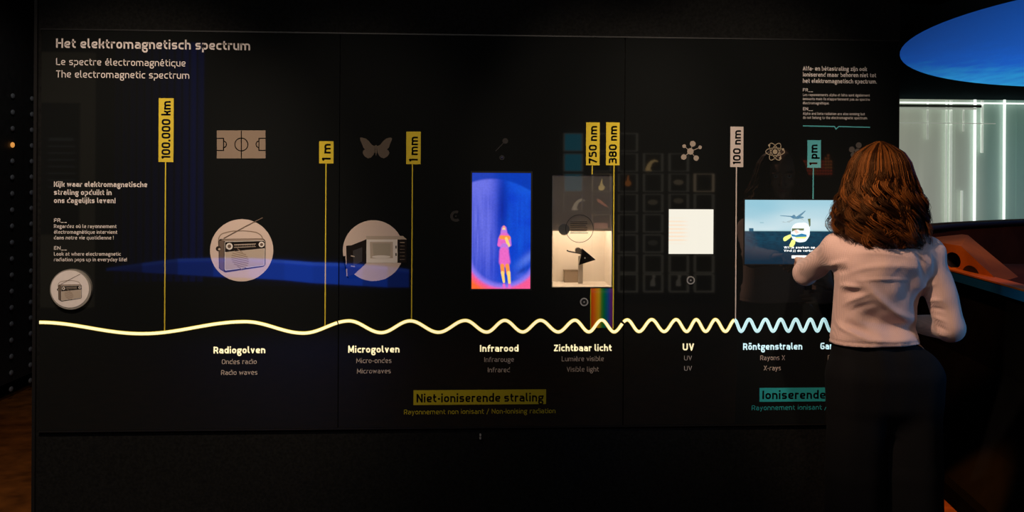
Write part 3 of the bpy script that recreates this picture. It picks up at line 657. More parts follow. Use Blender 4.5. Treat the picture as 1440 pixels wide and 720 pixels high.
k = MB(); k.poly([g(165, 235), g(320, 235), g(315, 262), g(270, 262), g(240, 248), g(190, 262), g(165, 280)], e_ - .0004); t.part('emblem_tail', MB().poly([g(365, 115), g(400, 110), g(400, 200), g(385, 215), g(378, 170)], e_ - .0004), em('screen_olive', (85, 100, 70)))
t.part('emblem_outline', k, em('screen_olive', (85, 100, 70)))
k = MB(); k.poly([g(155, 305), g(215, 322), g(290, 300), g(350, 315), g(350, 345), g(250, 350), g(165, 335)], e_ - .0004); t.part('emblem_band', k, em('screen_azure', (45, 115, 160)))
k = MB(); k.poly([g(190, 268), g(220, 248), g(258, 290), g(220, 305)], e_ - .0004); t.part('emblem_patch', k, em('screen_peach', (235, 190, 185)))
k = MB(); k.poly(rounded([g(52, 360), g(75, 338), g(145, 308), g(160, 325), g(150, 352), g(85, 398), g(58, 395)], .004, True), e_ - .0004); k.poly(rounded([g(165, 375), g(212, 385), g(205, 430), g(180, 470), g(140, 474), g(130, 450)], .004, True), e_ - .0004)
k.poly([g(215, 345), g(355, 340), g(330, 365), g(200, 360)], e_ - .0005)
t.part('emblem_leaves', k, em('screen_lime', (205, 220, 130)), label='lime leaves')
Mw = em('screen_white_text', (240, 248, 250), 1)
text(t, 'Wil je zoeken op de luchthaven?', 1102, 349.2, 1188, 2.9, SEMI, Mw, y=e_ - .0006)
text(t, 'Vind jij de verboden voorwerpen?', 1102, 353.8, 1188, 2.9, SEMI, Mw, y=e_ - .0006)
k = MB(); k.poly([g(162, 578), g(700, 578), g(700, 614), g(162, 614)], e_ - .0004); t.part('screen_button', k, Mw, label='white start bar')

# buttons and screws
for (x, y, lb) in ((971, 394, 'round metal push button under the white square screen'), (821.3, 424.5, 'round metal push button beside the rainbow strip')):
    t = WallThing('push_button', x, y, lb, 'button', 'metal push buttons')
    cc = t.q(x, y); u1 = px_len(x, y); k = MB()
    k.stroke([(cc[0] + 5 * u1 * math.cos(a), cc[1] + 5 * u1 * math.sin(a)) for a in [i * math.pi / 18 for i in range(36)]], .0042, -.006, True, th=.006)
    t.part('ring', k, M_chrome); t.part('cap', MB().disc(cc[0], cc[1], 4.2 * u1, -.004, .004, n=32), M_dark)
    t.part('icon_mark', MB().disc(cc[0], cc[1], 1.1 * u1, -.0045, .0005, n=16), M_chrome)
for yy in (612, 616.5):
    t = WallThing('screw', 675.5, yy, 'tiny bright screw, %s of a pair under the middle panel' % ('upper' if yy < 614 else 'lower'), 'screw', 'pair of screws', y=.014)
    t.part('head', MB().disc(0, 0, .004, -.016, .016, n=12), M_chrome)

# rainbow strip
t = WallThing('rainbow_strip', 846, 434, 'rainbow coloured strip running down from the lit window to the wave', 'print', y=-.0002)
RB = [(0, (190, 60, 15)), (.16, (205, 95, 20)), (.36, (190, 150, 25)), (.5, (60, 120, 40)), (.6, (5, 105, 60)), (.72, (10, 85, 115)), (.82, (35, 60, 140)), (.92, (85, 35, 120)), (1, (110, 35, 95))]
def rainbow(u, v): return np.stack([np.interp(u, [a for a, _ in RB], [lin(c)[i] for _, c in RB]) for i in range(3)], -1) * 1.25
mr_ = mat('print_rainbow', None, attr='Col', **GL)
o = attr_grid('colour_band', t, 830.6, 861.6, 405.5, 461, 60, 4, rainbow, mr_, -.0010)
k = MB()
for xx in (830.6,): k.poly([t.q(xx - .6, 405.5), t.q(xx + .6, 405.5), t.q(xx + .6, 463), t.q(xx - .6, 463)], -.0013)
t.part('edge_line', k, M_yeld, label='thin yellow edge line')

# ------------------------------------------------------------------ lit niche with the prism
M_nic = mat('niche_lining', (.80, .72, .62), rough=.7, noise=.04, nscale=5)
t = WallThing('lit_window', 819, 404, 'lit beige window box, its upper half smoked dark', 'window box')
A = t.a; X0, X1, Z0, Z1 = nx0 - A[0], nx1 - A[0], nz0 - A[1], nz1 - A[1]; e = .003; dp = .20
for nm, b in (('back_board', (X0 + e, X1 - e, dp, dp + .005, Z0 + e, Z1 - e)), ('side_board', (X0 + e, X0 + 2 * e, .006, dp, Z0 + e, Z1 - e)), ('side_board', (X1 - 2 * e, X1 - e, .006, dp, Z0 + e, Z1 - e)),
              ('bottom_board', (X0 + e, X1 - e, .006, dp, Z0 + .001, Z0 + e)), ('top_board', (X0 + e, X1 - e, .006, dp, Z1 - e, Z1 - .001))):
    t.part(nm, MB().box(*b), M_nic)
M_smoke = mat('smoked_panel', (.80, .66, .52), rough=.2, ior=1.5, noise=.12, nscale=3)
zs = t.q(800, 325)[1]
t.part('smoked_cover', MB().box(X0 + .004, X1 - .004, .010, .013, zs, Z1 - .003), M_smoke, label='dark smoked cover over the upper half')
lm = bpy.data.materials.new('window_glass'); lm.use_nodes = True; nt = lm.node_tree; nt.nodes.clear()
out = nt.nodes.new('ShaderNodeOutputMaterial'); mx = nt.nodes.new('ShaderNodeMixShader'); gb = nt.nodes.new('ShaderNodeBsdfGlossy'); tb = nt.nodes.new('ShaderNodeBsdfTransparent'); fr = nt.nodes.new('ShaderNodeFresnel')
gb.inputs['Roughness'].default_value = .012; fr.inputs[0].default_value = 1.72; tb.inputs[0].default_value = (.97, .97, .96, 1)
nt.links.new(fr.outputs[0], mx.inputs[0]); nt.links.new(tb.outputs[0], mx.inputs[1]); nt.links.new(gb.outputs[0], mx.inputs[2]); nt.links.new(mx.outputs[0], out.inputs[0])
t.part('pane', MB().poly([(X0, Z0), (X1, Z0), (X1, Z1), (X0, Z1)], .002), lm)
M_lamp = mat('niche_lamp', (1, .9, .7), emit=(1, .84, .66), es=9.5)
t.part('lamp_strip', MB().box(X0 + .02, X1 - .02, .05, .12, zs + .06, zs + .064), M_lamp)
u1 = px_len(815, 322)
cc = np.array(t.q(815, 321.5)); dk = mat('decal_dark', (.03, .028, .03), rough=.3)
k = MB(); k.stroke([cc + 19.5 * u1 * np.array([math.cos(a), math.sin(a)]) for a in [i * math.pi / 24 for i in range(48)]], .0022, 0.001, True)
t.part('ring_decal', k, dk)
k = MB()
for i, (xa, xb) in enumerate(((802, 826), (802, 826), (802, 824), (802, 826), (802, 826), (802, 825), (802, 827))):
    yy = 312 + i * 2.6
    pa = t.q(xa, yy); pb = t.q(xb, yy); k.stroke([pa, pb], .0026, .001)
t.part('decal_text', k, dk)
cc = t.q(793.5, 323); t.part('round_foot', MB().disc(cc[0], cc[1], 8 * u1, .006, .003, n=28), mat('foot_grey', (.35, .34, .30), rough=.5))
# arm with prism standing inside
def nq(px, py, d): p = uv(px, py, d) - A; return (p[0], d, p[1])
bl = wall_loc(*uv(817, 403, .12), .12)
a2 = uv(817, 403, .12)
pr = empty('prism_holder', bl, 'grey stand inside the lit window holding a black triangle', 'stand', rz=RZ)
def n3(px, py, d): p = uv(px, py, d) - a2; return (p[0], d - .12, p[1])
M_st = mat('stand_grey', (.40, .34, .28), rough=.5, noise=.05)
p = n3(814.5, 360, .12); q = n3(818, 403, .12)
pr_post = obj('post', MB().box(p[0] - .004, q[0] + .004, -.006, .006, Z0 - (a2[1] - A[1]) + .003, p[2]), M_st, pr)
c3 = n3(813, 352, .12); k = MB(); k.tube([(c3[0], -.012, c3[2]), (c3[0], .012, c3[2])], .0125, 20)
obj('pivot', k, mat('pivot_dark', (.08, .07, .06), rough=.35), pr)
k = MB(); k.tube([n3(797, 352, .115), n3(800, 353.5, .115), n3(816, 356.5, .115)], .0028, 8); obj('lever', k, M_dark, pr)
tri = [n3(818, 349, .1), n3(836.5, 364.5, .1), n3(813, 372, .1)]; k = MB(); k.poly([(a[0], a[2]) for a in tri], -.045, .03)
obj('prism', k, mat('prism_black', (.006, .006, .007), rough=.15), pr, label='black triangular prism')
p = n3(821.5, 362, .1); obj('screw', MB().disc(p[0], p[2], .003, -.047, .002, n=12), M_chrome, pr)
bx = empty('slit_box', wall_loc(*uv(804, 397, .16), .16), 'small beige box behind the prism stand', 'box', rz=RZ)
a3 = uv(804, 397, .16); P1 = uv(794, 381, .16) - a3; P2 = uv(815, 397, .16) - a3
zf = Z0 - (a3[1] - A[1]) + .003
obj('box_body', MB().box(P1[0], P2[0], -.0, .035, zf, P1[1]), mat('box_beige', (.36, .27, .19), rough=.6), bx)
obj('box_lid', MB().box(P1[0] - .002, P2[0] + .002, -.002, .037, P1[1], P1[1] + .003), mat('box_lid_brown', (.25, .18, .12), rough=.6), bx)

# ------------------------------------------------------------------ left of the wall: studded board in the dark
t = empty('studded_board', G(-3.4, 6.7), 'dark side wall board with rows of small round grey studs, left edge', 'board', rz=-TH)
obj('board', MB().box(-.04, 0, -1.9, 2.0, .12, 3.0), mat('board_dark', (.016, .014, .012), rough=.6, noise=.3, nscale=20), t)
M_stud = mat('stud_grey', (.16, .16, .16), rough=.5)
st = MB().sphere((.004, 0, 0), (.010, .024, .019), 12)
first = None
for cy in (-.50, -.21, .06, .33, .60):
    for k in range(-3, 16):
        lit = abs(cy - .06) < .01 and k == 0
        z = 1.6 - (-27 + 22.9 * k) * 6.76 / 1400
        if first is None or lit:
            o = obj('stud', st, M_stud if not lit else mat('stud_orange', (.5, .3, .1), emit=srgb(225, 150, 70), es=.9), t, smooth=True)
            if lit: o['label'] = 'stud glowing orange'
            else: first = o
        else:
            o = first.copy(); SC.collection.objects.link(o); o.parent = t
        o.location = (.004, cy, z)

# ------------------------------------------------------------------ right background: light wall, canopy, counter, console
YL = 9.4
t = empty('light_wall', tuple(W(1267, 320, YL)), 'pale green glowing wall of sheets with bright vertical light tubes', 'light wall')
A0 = W(1267, 320, YL)
def lq(px, py, dy=0): p = W(px, py, YL + dy) - A0; return (p[0], p[2])
lw = bpy.data.materials.new('frosted_light_sheet'); lw.use_nodes = True; nt = lw.node_tree; b = nt.nodes['Principled BSDF']
tc = nt.nodes.new('ShaderNodeTexCoord'); sx_ = nt.nodes.new('ShaderNodeSeparateXYZ'); cr_ = nt.nodes.new('ShaderNodeValToRGB'); nz = nt.nodes.new('ShaderNodeTexNoise')
mp = nt.nodes.new('ShaderNodeMapping'); mp.inputs['Scale'].default_value = (7, 1, .5); nz.inputs['Scale'].default_value = 1.2
nt.links.new(tc.outputs['Object'], mp.inputs[0]); nt.links.new(mp.outputs[0], nz.inputs['Vector'])
nt.links.new(tc.outputs['Object'], sx_.inputs[0]); mrr = nt.nodes.new('ShaderNodeMapRange'); mrr.inputs[2].default_value = 1.25
nt.links.new(sx_.outputs[0], mrr.inputs[0]); nt.links.new(mrr.outputs[0], cr_.inputs[0])
r_ = cr_.color_ramp; r_.elements[0].color = (*srgb(146, 150, 134), 1); r_.elements[1].color = (*srgb(78, 108, 98), 1)
e1 = r_.elements.new(.52); e1.color = (*srgb(124, 132, 118), 1); e1 = r_.elements.new(.68); e1.color = (*srgb(88, 114, 102), 1)
mxx = nt.nodes.new('ShaderNodeMix'); mxx.data_type = 'RGBA'; mxx.blend_type = 'MULTIPLY'; mxx.inputs[0].default_value = .35
nt.links.new(cr_.outputs[0], mxx.inputs[6]); nt.links.new(nz.outputs['Fac'], mxx.inputs[7]); nt.links.new(mxx.outputs[2], b.inputs['Emission Color'])
b.inputs['Emission Strength'].default_value = .95; b.inputs['Base Color'].default_value = (.45, .55, .5, 1); b.inputs['Roughness'].default_value = .5
pa, pb = lq(1255, 318), lq(1560, 141); k = MB(); xs = pa[0]
while xs < pb[0]:
    k2 = MB().box(xs, min(xs + .598, pb[0]), 0, .012, pa[1], pb[1]); obj('frosted_sheet', k2, lw, t); xs += .60
obj('back_frame', MB().box(pa[0], pb[0], .013, .10, pa[1] - .9, pb[1] + .9), M_rt, t)
M_t1 = mat('tube_bright', (1, 1, 1), emit=srgb(235, 245, 235), es=1.35); M_t2 = mat('tube_soft', (1, 1, 1), emit=srgb(185, 195, 180), es=.75); M_t3 = mat('tube_faint', (1, 1, 1), emit=srgb(165, 172, 158), es=.7)
for x, w_, m_, y0, y1, lb in ((1303, .010, M_t3, 141, 196, None), (1329.5, .010, M_t2, 141, 316, None), (1336, .014, M_t2, 141, 316, None), (1355, .009, M_t3, 152, 185, None), (1352.5, .011, M_t2, 268, 315, None),
                          (1371, .013, M_t1, 140, 314, 'brightest white light tube'), (1382, .014, M_t2, 141, 215, None), (1414, .012, M_t1, 140, 313, None), (1466, .012, M_t1, 140, 313, None), (1500, .012, M_t2, 141, 313, None)):
    c0, c1 = lq(x, y1), lq(x, y0); k = MB().tube([(c0[0], -.03, c0[1]), (c0[0], -.03, c1[1])], w_, 10)
    obj('light_tube', k, m_, t, smooth=True, label=lb)
for y, m_, h, x1 in ((144.5, M_t1, .007, 1560), (152.5, M_t3, .009, 1372), (173, M_t3, .004, 1400)):
    c0, c1 = lq(1262, y), lq(x1, y); obj('rail', MB().box(c0[0], c1[0], -.055, -.047, c0[1] - h, c0[1] + h), m_, t)
# dark shelf line between the two bright rails
c0 = lq(1262, 148.8); c1 = lq(1380, 149); obj('shelf_edge', MB().box(c0[0], c1[0], -.05, -.001, c0[1] - .012, c0[1] + .012), mat('shelf_grey', (.30, .32, .29), rough=.4), t)

# canopy: tilted disc overhead with a projected blue picture
ang = -0.0988542; ecx, ecy, ea, eb = 1744.64, 30.27, 481.74, 79.62
Cc = W(ecx, ecy, 6.0); ax1 = np.array(G(math.cos(ang), 0, -math.sin(ang))); ax2 = np.array(G(0, 1.0, -.13)); nn = np.cross(ax1, ax2); nn /= np.linalg.norm(nn)
rim = []
for i in range(96):
    a = 2 * math.pi * i / 96; x = ea * math.cos(a); y = eb * math.sin(a)
    d = ray(ecx + x * math.cos(ang) - y * math.sin(ang), ecy + x * math.sin(ang) + y * math.cos(ang))
    k_ = ((Cc - np.array([0, 0, CH])) @ nn) / (d @ nn); rim.append(d * k_ + np.array([0, 0, CH]) - Cc)
if nn[2] < 0: nn = -nn
print('canopy extent', (np.array(rim) + Cc).min(0), (np.array(rim) + Cc).max(0))
can = empty('round_canopy', tuple(Cc), 'huge tilted round canopy glowing blue with a cyan lower edge', 'canopy')
cm = bpy.data.materials.new('canopy_projection'); cm.use_nodes = True; nt = cm.node_tree; b = nt.nodes['Principled BSDF']
b.inputs['Base Color'].default_value = (.02, .03, .05, 1); b.inputs['Roughness'].default_value = .7
tc = nt.nodes.new('ShaderNodeTexCoord'); sp_ = nt.nodes.new('ShaderNodeSeparateXYZ'); nt.links.new(tc.outputs['Object'], sp_.inputs[0])
nz = nt.nodes.new('ShaderNodeTexNoise'); nz.inputs['Scale'].default_value = 5; nz.inputs['Detail'].default_value = 9; nz.inputs['Roughness'].default_value = .65; nt.links.new(tc.outputs['Object'], nz.inputs['Vector'])
mth = nt.nodes.new('ShaderNodeMath'); mth.operation = 'MULTIPLY_ADD'; nt.links.new(nz.outputs['Fac'], mth.inputs[0]); mth.inputs[1].default_value = 1.5
gx_ = nt.nodes.new('ShaderNodeMath'); gx_.operation = 'MULTIPLY_ADD'; gx_.inputs[1].default_value = -.35; nt.links.new(sp_.outputs[0], gx_.inputs[0]); nt.links.new(sp_.outputs[1], gx_.inputs[2]); nt.links.new(gx_.outputs[0], mth.inputs[2])
mr2 = nt.nodes.new('ShaderNodeMapRange'); mr2.inputs[1].default_value = 1.35; mr2.inputs[2].default_value = 2.6; nt.links.new(mth.outputs[0], mr2.inputs[0])
rp = nt.nodes.new('ShaderNodeValToRGB'); nt.links.new(mr2.outputs[0], rp.inputs[0]); q = rp.color_ramp
q.elements[0].color = (*srgb(24, 84, 178), 1); q.elements[1].color = (*srgb(40, 150, 205), 1)
e1 = q.elements.new(.35); e1.color = (*srgb(22, 88, 188), 1); e1 = q.elements.new(.6); e1.color = (*srgb(30, 118, 192), 1)
mr3 = nt.nodes.new('ShaderNodeMapRange'); mr3.inputs[1].default_value = -2.4; mr3.inputs[2].default_value = -1.0; mr3.inputs[3].default_value = .30; nt.links.new(sp_.outputs[0], mr3.inputs[0])
mm = nt.nodes.new('ShaderNodeMix'); mm.data_type = 'RGBA'; mm.blend_type = 'MULTIPLY'; mm.inputs[0].default_value = 1; nt.links.new(rp.outputs[0], mm.inputs[6]); nt.links.new(mr3.outputs[0], mm.inputs[7])
nt.links.new(mm.outputs[2], b.inputs['Emission Color']); b.inputs['Emission Strength'].default_value = 1.0
k = MB(); k.add([tuple(p) for p in rim], [tuple(range(96))]); obj('projection_disc', k, cm, can, label='blue picture on the underside')
k = MB(); top = [p + nn * .10 for p in rim]; lowr = [p * 1.0 + nn * .002 for p in rim]
k.add([tuple(p) for p in lowr + top], [(i, (i + 1) % 96, (i + 1) % 96 + 96, i + 96) for i in range(96)] + [tuple(range(96, 192)), tuple(range(95, -1, -1))])
obj('canopy_shell', k, mat('canopy_dark', (.01, .02, .025), rough=.7), can)
k = MB()
for sx in (-1.2, 1.2):
    k2 = MB().tube([(sx, 0, .10 + sx * .1), (sx, 0, 3.24 - Cc[2])], .015, 8); obj('hanging_rod', k2, mat('canopy_dark', None), can)

# curved counter behind the console
k = MB(); arc = [(1298, 323.9), (1310, 321.8), (1330, 319.6), (1350, 318), (1380, 316.3), (1410, 314.6), (1440, 313.2), (1500, 311), (1600, 308)]
pp = [W(x, y, .40 * 1400 / (y - 235 - (x - 720) * ROLL)) for x, y in arc]; base = np.array([pp[4][0], pp[4][1], 0])
V = []
for p in pp: V += [p - base, np.array([p[0] + .0, p[1], 0]) - base, p - base + np.array([.15, .5, 0]), np.array([p[0] + .15, p[1] + .5, 0]) - base]
n = len(pp); f = []
for i in range(n - 1):
    a, b_ = 4 * i, 4 * i + 4; f += [(a, a + 1, b_ + 1, b_), (a, b_, b_ + 2, a + 2), (a + 2, b_ + 2, b_ + 3, a + 3)]
f += [(0, 2, 3, 1), (4 * n - 4, 4 * n - 3, 4 * n - 1, 4 * n - 2)]
t = empty('curved_counter', tuple(base), 'dark brown curved counter behind the orange console, below the light wall', 'counter')
k.add(V, f); obj('counter_body', k, mat('counter_brown', (.060, .020, .006), rough=.9, spec=.08, noise=.25, nscale=6), t)
k = MB(); k.tube([tuple(p - base + np.array([0, -.01, .004])) for p in pp], .018, 8); obj('top_edge', k, mat('counter_edge', (.006, .006, .006), rough=.8), t, smooth=True)

# orange console
base = np.array([2.3, 5.2, 0]); t = empty('orange_console', G(*base), 'low console with orange slanted hood and blue edge band, right of the woman', 'console', rz=-TH)
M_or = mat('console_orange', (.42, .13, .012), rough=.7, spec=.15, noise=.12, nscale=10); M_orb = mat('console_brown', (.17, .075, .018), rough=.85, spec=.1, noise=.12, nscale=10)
B = lambda x, y, z: (x - base[0], y - base[1], z - base[2])
rimc = [(2.575, 6.35), (2.565, 6.2), (2.535, 5.7), (2.505, 5.2), (2.47, 4.75), (2.43, 4.3), (2.36, 3.9)]
zt = 1.022
def strip(c0, z0, c1, z1):
    k = MB(); n = len(c0); k.add([B(a[0], a[1], z0) for a in c0] + [B(a[0], a[1], z1) for a in c1], [(i, i + 1, i + 1 + n, i + n) for i in range(n - 1)]); return k
off = lambda d: [(x + d, y) for x, y in rimc]
k = MB(); n = len(rimc)
def sweep(profile):                                   # profile of (dx,z) swept along the rim curve
    k = MB(); m_ = len(profile); V = [B(x + dx, y, z) for x, y in rimc for dx, z in profile]
    f = [(i * m_ + j, (i + 1) * m_ + j, (i + 1) * m_ + (j + 1) % m_, i * m_ + (j + 1) % m_) for i in range(n - 1) for j in range(m_)]
    f += [tuple(range(m_))[::-1], tuple((n - 1) * m_ + j for j in range(m_))]; k.add(V, f); return k
obj('rim', sweep([(0, zt), (.0, zt - .008), (.10, zt - .008), (.10, zt)]), M_or, t, label='thin orange rim')
obj('edge_band', sweep([(.001, zt - .0085), (.012, zt - .062), (.10, zt - .062), (.10, zt - .0085)]), mat('band_blue', (.01, .20, .60), rough=.35), t, label='blue edge band')
obj('body', sweep([(.05, zt - .063), (.03, .55), (-.15, .25), (-.34, .0), (.4, .0), (.4, zt - .063)]), mat('console_body', (.004, .004, .004), rough=.8, spec=.05, noise=.3, nscale=7), t, label='dark flared body')
obj('plinth', sweep([(-.352, .07), (-.37, .002), (-.30, .002), (-.30, .07)]), mat('plinth_black', (.001, .001, .001), rough=.9, spec=.02), t)
obj('desk_top', sweep([(.10, zt - .02), (.10, zt - .06), (.75, zt - .06), (.75, zt - .02)]), mat('desk_dark', (.03, .011, .004), rough=.9, spec=.05), t)
near = [(5.10, .985), (5.13, 1.018), (5.58, 1.172), (6.15, 1.172), (6.15, .985)]; far = [(5.28, .985), (5.36, 1.0), (6.02, 1.205), (6.1, 1.205), (6.1, .985)]
XN, XF = 2.60, 2.84
sN = XN / 2.52; sF = XF / 2.76
near = [(y * sN, CH - (CH - z) * sN) for y, z in near]; far = [(y * sF, CH - (CH - z) * sF) for y, z in far]
near = [(y, max(z, .965)) for y, z in near]; far = [(y, max(z, .965)) for y, z in far]
k = MB()
for i in (0, 1): k.add([B(XN, *near[i]), B(XN, *near[i + 1]), B(XF, *far[i + 1]), B(XF, *far[i])], [(0, 1, 2, 3)])
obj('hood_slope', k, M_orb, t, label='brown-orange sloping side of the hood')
k = MB()
for i in (2, 3): k.add([B(XN, *near[i]), B(XN, *near[i + 1]), B(XF, *far[i + 1]), B(XF, *far[i])], [(0, 1, 2, 3)])
k.add([B(XF, *p) for p in far], [(0, 1, 2, 3, 4)])
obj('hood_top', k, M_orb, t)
from mathutils.geometry import tessellate_polygon
holes = []
for px_, py_, rz_ in ((1341, 366, .047), (1366, 386, .050), (1314, 352, .045)):
    Yh = XN * 1400 / (px_ - 720); zh = CH - (py_ - 235 - (px_ - 720) * ROLL) * Yh / 1400
    holes.append([(Yh + .10 * math.cos(a), zh + rz_ * math.sin(a)) for a in [2 * math.pi * i / 28 for i in range(28)]])
h0 = [p for p in holes]
holes = [[(y, max(z, .968)) for y, z in h] for h in holes]
loops = [[Vector((y, z, 0)) for y, z in near]] + [[Vector((y, z, 0)) for y, z in h[::-1]] for h in (holes[0],)]
flat = [p for l in loops for p in l]; tri_ = tessellate_polygon(loops)
k = MB(); k.add([B(XN, p[0], p[1]) for p in flat], [tuple(x) for x in tri_])
obj('hood_front', k, M_or, t, label='orange hood face with dark round holes')
M_hole = mat('hole_dark', (.006, .008, .012), rough=.5)
h = holes[0]; k = MB(); m_ = len(h); k.add([B(XN, *p) for p in h] + [B(XN + .06, *p) for p in h], [(i, (i + 1) % m_, (i + 1) % m_ + m_, i + m_) for i in range(m_)] + [tuple(range(m_, 2 * m_))])
obj('round_hole', k, M_hole, t)
for h in (holes[1], holes[2]):
    k = MB(); k.add([B(XN - .002, *p) for p in h] + [B(XN + .001, *p) for p in h], [tuple(range(m_))] + [(i, (i + 1) % m_, (i + 1) % m_ + m_, i + m_) for i in range(m_)])  # flat dark discs on the face, colour standing in for hole shade
    obj('round_hole', k, M_hole, t)

# ------------------------------------------------------------------ the room behind the camera, seen in the black glass
def RQ(px, py, Db): return uv(px, py, Db)
class RearThing:
    def __init__(s, name, px, py, Db, label, cat, group=None):
        s.D = Db; s.a = RQ(px, py, Db); s.root = empty(name, wall_loc(s.a[0], s.a[1], -Db), label, cat, group, RZ)
    def q(s, px, py): p = RQ(px, py, s.D) - s.a; return (p[0], p[1])
    def box(s, name, x0, y0, x1, y1, d0, d1, m_, **k):
        a, b = s.q(x0, y1), s.q(x1, y0); return obj(name, MB().box(a[0], b[0], d0, d1, a[1], b[1]), m_, s.root, **k)
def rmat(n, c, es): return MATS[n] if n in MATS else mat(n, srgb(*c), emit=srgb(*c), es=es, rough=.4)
# blue backlit hanging
t = RearThing('blue_curtain', 240, 430, 7.2, 'tall dim blue backlit curtain reflected beside the 100.000 km marker', 'curtain')
for i in range(12):
    xa = 160 + i * 10.6; s_i = (.02, .03, .05, .06, .08, .11, .14, .18, .24, .34, .52, .40)[i]
    a, b_ = t.q(xa, 430), t.q(xa + 10.6, 60); k = MB(); P = [(a[0] + (b_[0] - a[0]) * j / 6, .04 * math.sin(j * math.pi / 3)) for j in range(7)]
    k.add([(x, y, a[1]) for x, y in P] + [(x, y, b_[1]) for x, y in P], [(j, j + 1, j + 8, j + 7) for j in range(6)])
    obj('curtain_fold', k, rmat('curtain_blue_%d' % i, (22, 66, 190), s_i * .55), t.root, smooth=True)
t = RearThing('blue_counter', 400, 455, 6.0, 'long counter with a bright blue glowing front, reflected across the radio and microwave pictures', 'counter')
prof = [(150, 377, 380, .25), (200, 370, 383, .7), (250, 364, 386, 1.6), (300, 363, 389, 3), (350, 363, 391, 5), (400, 366, 394, 7), (440, 369, 398, 7), (475, 370, 400, 5.5), (510, 372, 402, 4), (545, 375, 404, 2), (575, 379, 404, .5)]
for (xa, ta, ba, ea_), (xb, tb_, bb, eb_) in zip(prof, prof[1:]):
    k = MB(); k.poly([t.q(xa, ba), t.q(xb, bb), t.q(xb, tb_), t.q(xa, ta)], -.02, .02)
    for p in k.f: pass
    obj('glowing_panel', k, rmat('counter_blue_%d' % xa, (20, 84, 235), (ea_ + eb_) / 2 * .55), t.root)
    k = MB(); k.poly([t.q(xa, ta), t.q(xb, tb_), t.q(xb, tb_ + 4), t.q(xa, ta + 4)], -.005, .012)
    obj('counter_edge', k, rmat('counter_edge_%d' % xa, (50, 100, 235), (ea_ + eb_) / 2 * .75), t.root)
t.box('counter_base', 150, 402, 575, 455, -.4, -.03, M_ceil)
# grey-brown screen wall and dark notice reflected at the far left
t = RearThing('rear_partition', 95, 420, 7.4, 'dim brown partition reflected at the far left of the glass', 'partition')
t.box('partition_board', 57, 75, 135, 470, 0, .08, rmat('partition_brown_glow', (70, 62, 48), .9))  # self-glow stands in for warm light falling on the board
t = RearThing('notice_board', 85, 230, 7.2, 'dark notice board with faint lines of print, reflected left of the title', 'notice board')
t.box('board', 57, 145, 112, 330, -.02, .02, mat('notice_black', (.006, .006, .006), rough=.5))
M_nt = rmat('notice_text_glow', (70, 72, 70), .8)  # print made to glow in place of light on the notice
for i in range(7): t.box('text_row', 69, 205 + i * 9.5, 106, 206.6 + i * 9.5, .021, .024, M_nt)
k = t.box('heading', 70, 194, 104, 198, .021, .024, M_nt)
# showcase grid
DB = 7.5
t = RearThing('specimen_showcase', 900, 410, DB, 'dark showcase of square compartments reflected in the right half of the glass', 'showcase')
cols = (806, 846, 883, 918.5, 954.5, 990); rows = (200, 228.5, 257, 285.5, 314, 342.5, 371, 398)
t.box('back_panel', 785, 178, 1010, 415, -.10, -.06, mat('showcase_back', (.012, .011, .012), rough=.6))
M_fr = rmat('showcase_frame_glow', (66, 62, 54), 3.2); M_frb = rmat('showcase_frame_glow_bright', (120, 104, 84), 2.6); M_tl = rmat('teal_panel', (16, 118, 140), 1.6)  # frames glow by themselves in place of light on the showcase
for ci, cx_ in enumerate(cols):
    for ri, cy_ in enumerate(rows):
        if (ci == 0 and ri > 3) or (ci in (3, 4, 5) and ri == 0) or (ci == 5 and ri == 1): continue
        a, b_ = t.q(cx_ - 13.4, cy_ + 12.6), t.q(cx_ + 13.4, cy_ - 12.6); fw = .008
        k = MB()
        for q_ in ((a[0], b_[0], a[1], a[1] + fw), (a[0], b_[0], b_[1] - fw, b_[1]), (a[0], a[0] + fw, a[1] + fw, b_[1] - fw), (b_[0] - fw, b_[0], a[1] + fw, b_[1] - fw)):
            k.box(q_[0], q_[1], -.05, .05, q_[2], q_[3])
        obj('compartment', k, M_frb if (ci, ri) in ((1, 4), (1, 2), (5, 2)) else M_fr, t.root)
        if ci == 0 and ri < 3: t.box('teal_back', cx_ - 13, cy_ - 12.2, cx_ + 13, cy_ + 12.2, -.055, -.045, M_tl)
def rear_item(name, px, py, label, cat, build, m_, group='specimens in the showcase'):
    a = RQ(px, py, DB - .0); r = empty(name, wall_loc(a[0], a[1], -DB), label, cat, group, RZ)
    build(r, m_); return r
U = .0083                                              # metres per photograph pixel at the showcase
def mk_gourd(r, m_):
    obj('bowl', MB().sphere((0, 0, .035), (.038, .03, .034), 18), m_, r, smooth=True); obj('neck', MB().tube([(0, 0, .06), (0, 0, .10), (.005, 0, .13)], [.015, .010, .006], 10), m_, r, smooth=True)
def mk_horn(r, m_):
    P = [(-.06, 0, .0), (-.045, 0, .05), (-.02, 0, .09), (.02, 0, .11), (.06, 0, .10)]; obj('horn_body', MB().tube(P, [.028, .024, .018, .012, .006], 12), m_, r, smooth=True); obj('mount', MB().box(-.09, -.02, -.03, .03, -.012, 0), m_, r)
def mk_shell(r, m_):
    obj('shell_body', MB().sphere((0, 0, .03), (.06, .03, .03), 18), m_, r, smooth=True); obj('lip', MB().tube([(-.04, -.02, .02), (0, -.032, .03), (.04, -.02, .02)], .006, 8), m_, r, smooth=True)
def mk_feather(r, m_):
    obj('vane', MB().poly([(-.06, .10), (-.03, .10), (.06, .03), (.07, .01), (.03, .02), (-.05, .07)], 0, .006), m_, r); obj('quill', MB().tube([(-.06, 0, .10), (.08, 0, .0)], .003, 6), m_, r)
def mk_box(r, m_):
    obj('box_body', MB().box(-.08, .07, -.03, .03, 0, .05), m_, r); obj('box_lid', MB().box(-.085, .075, -.035, .035, .05, .062), m_, r)
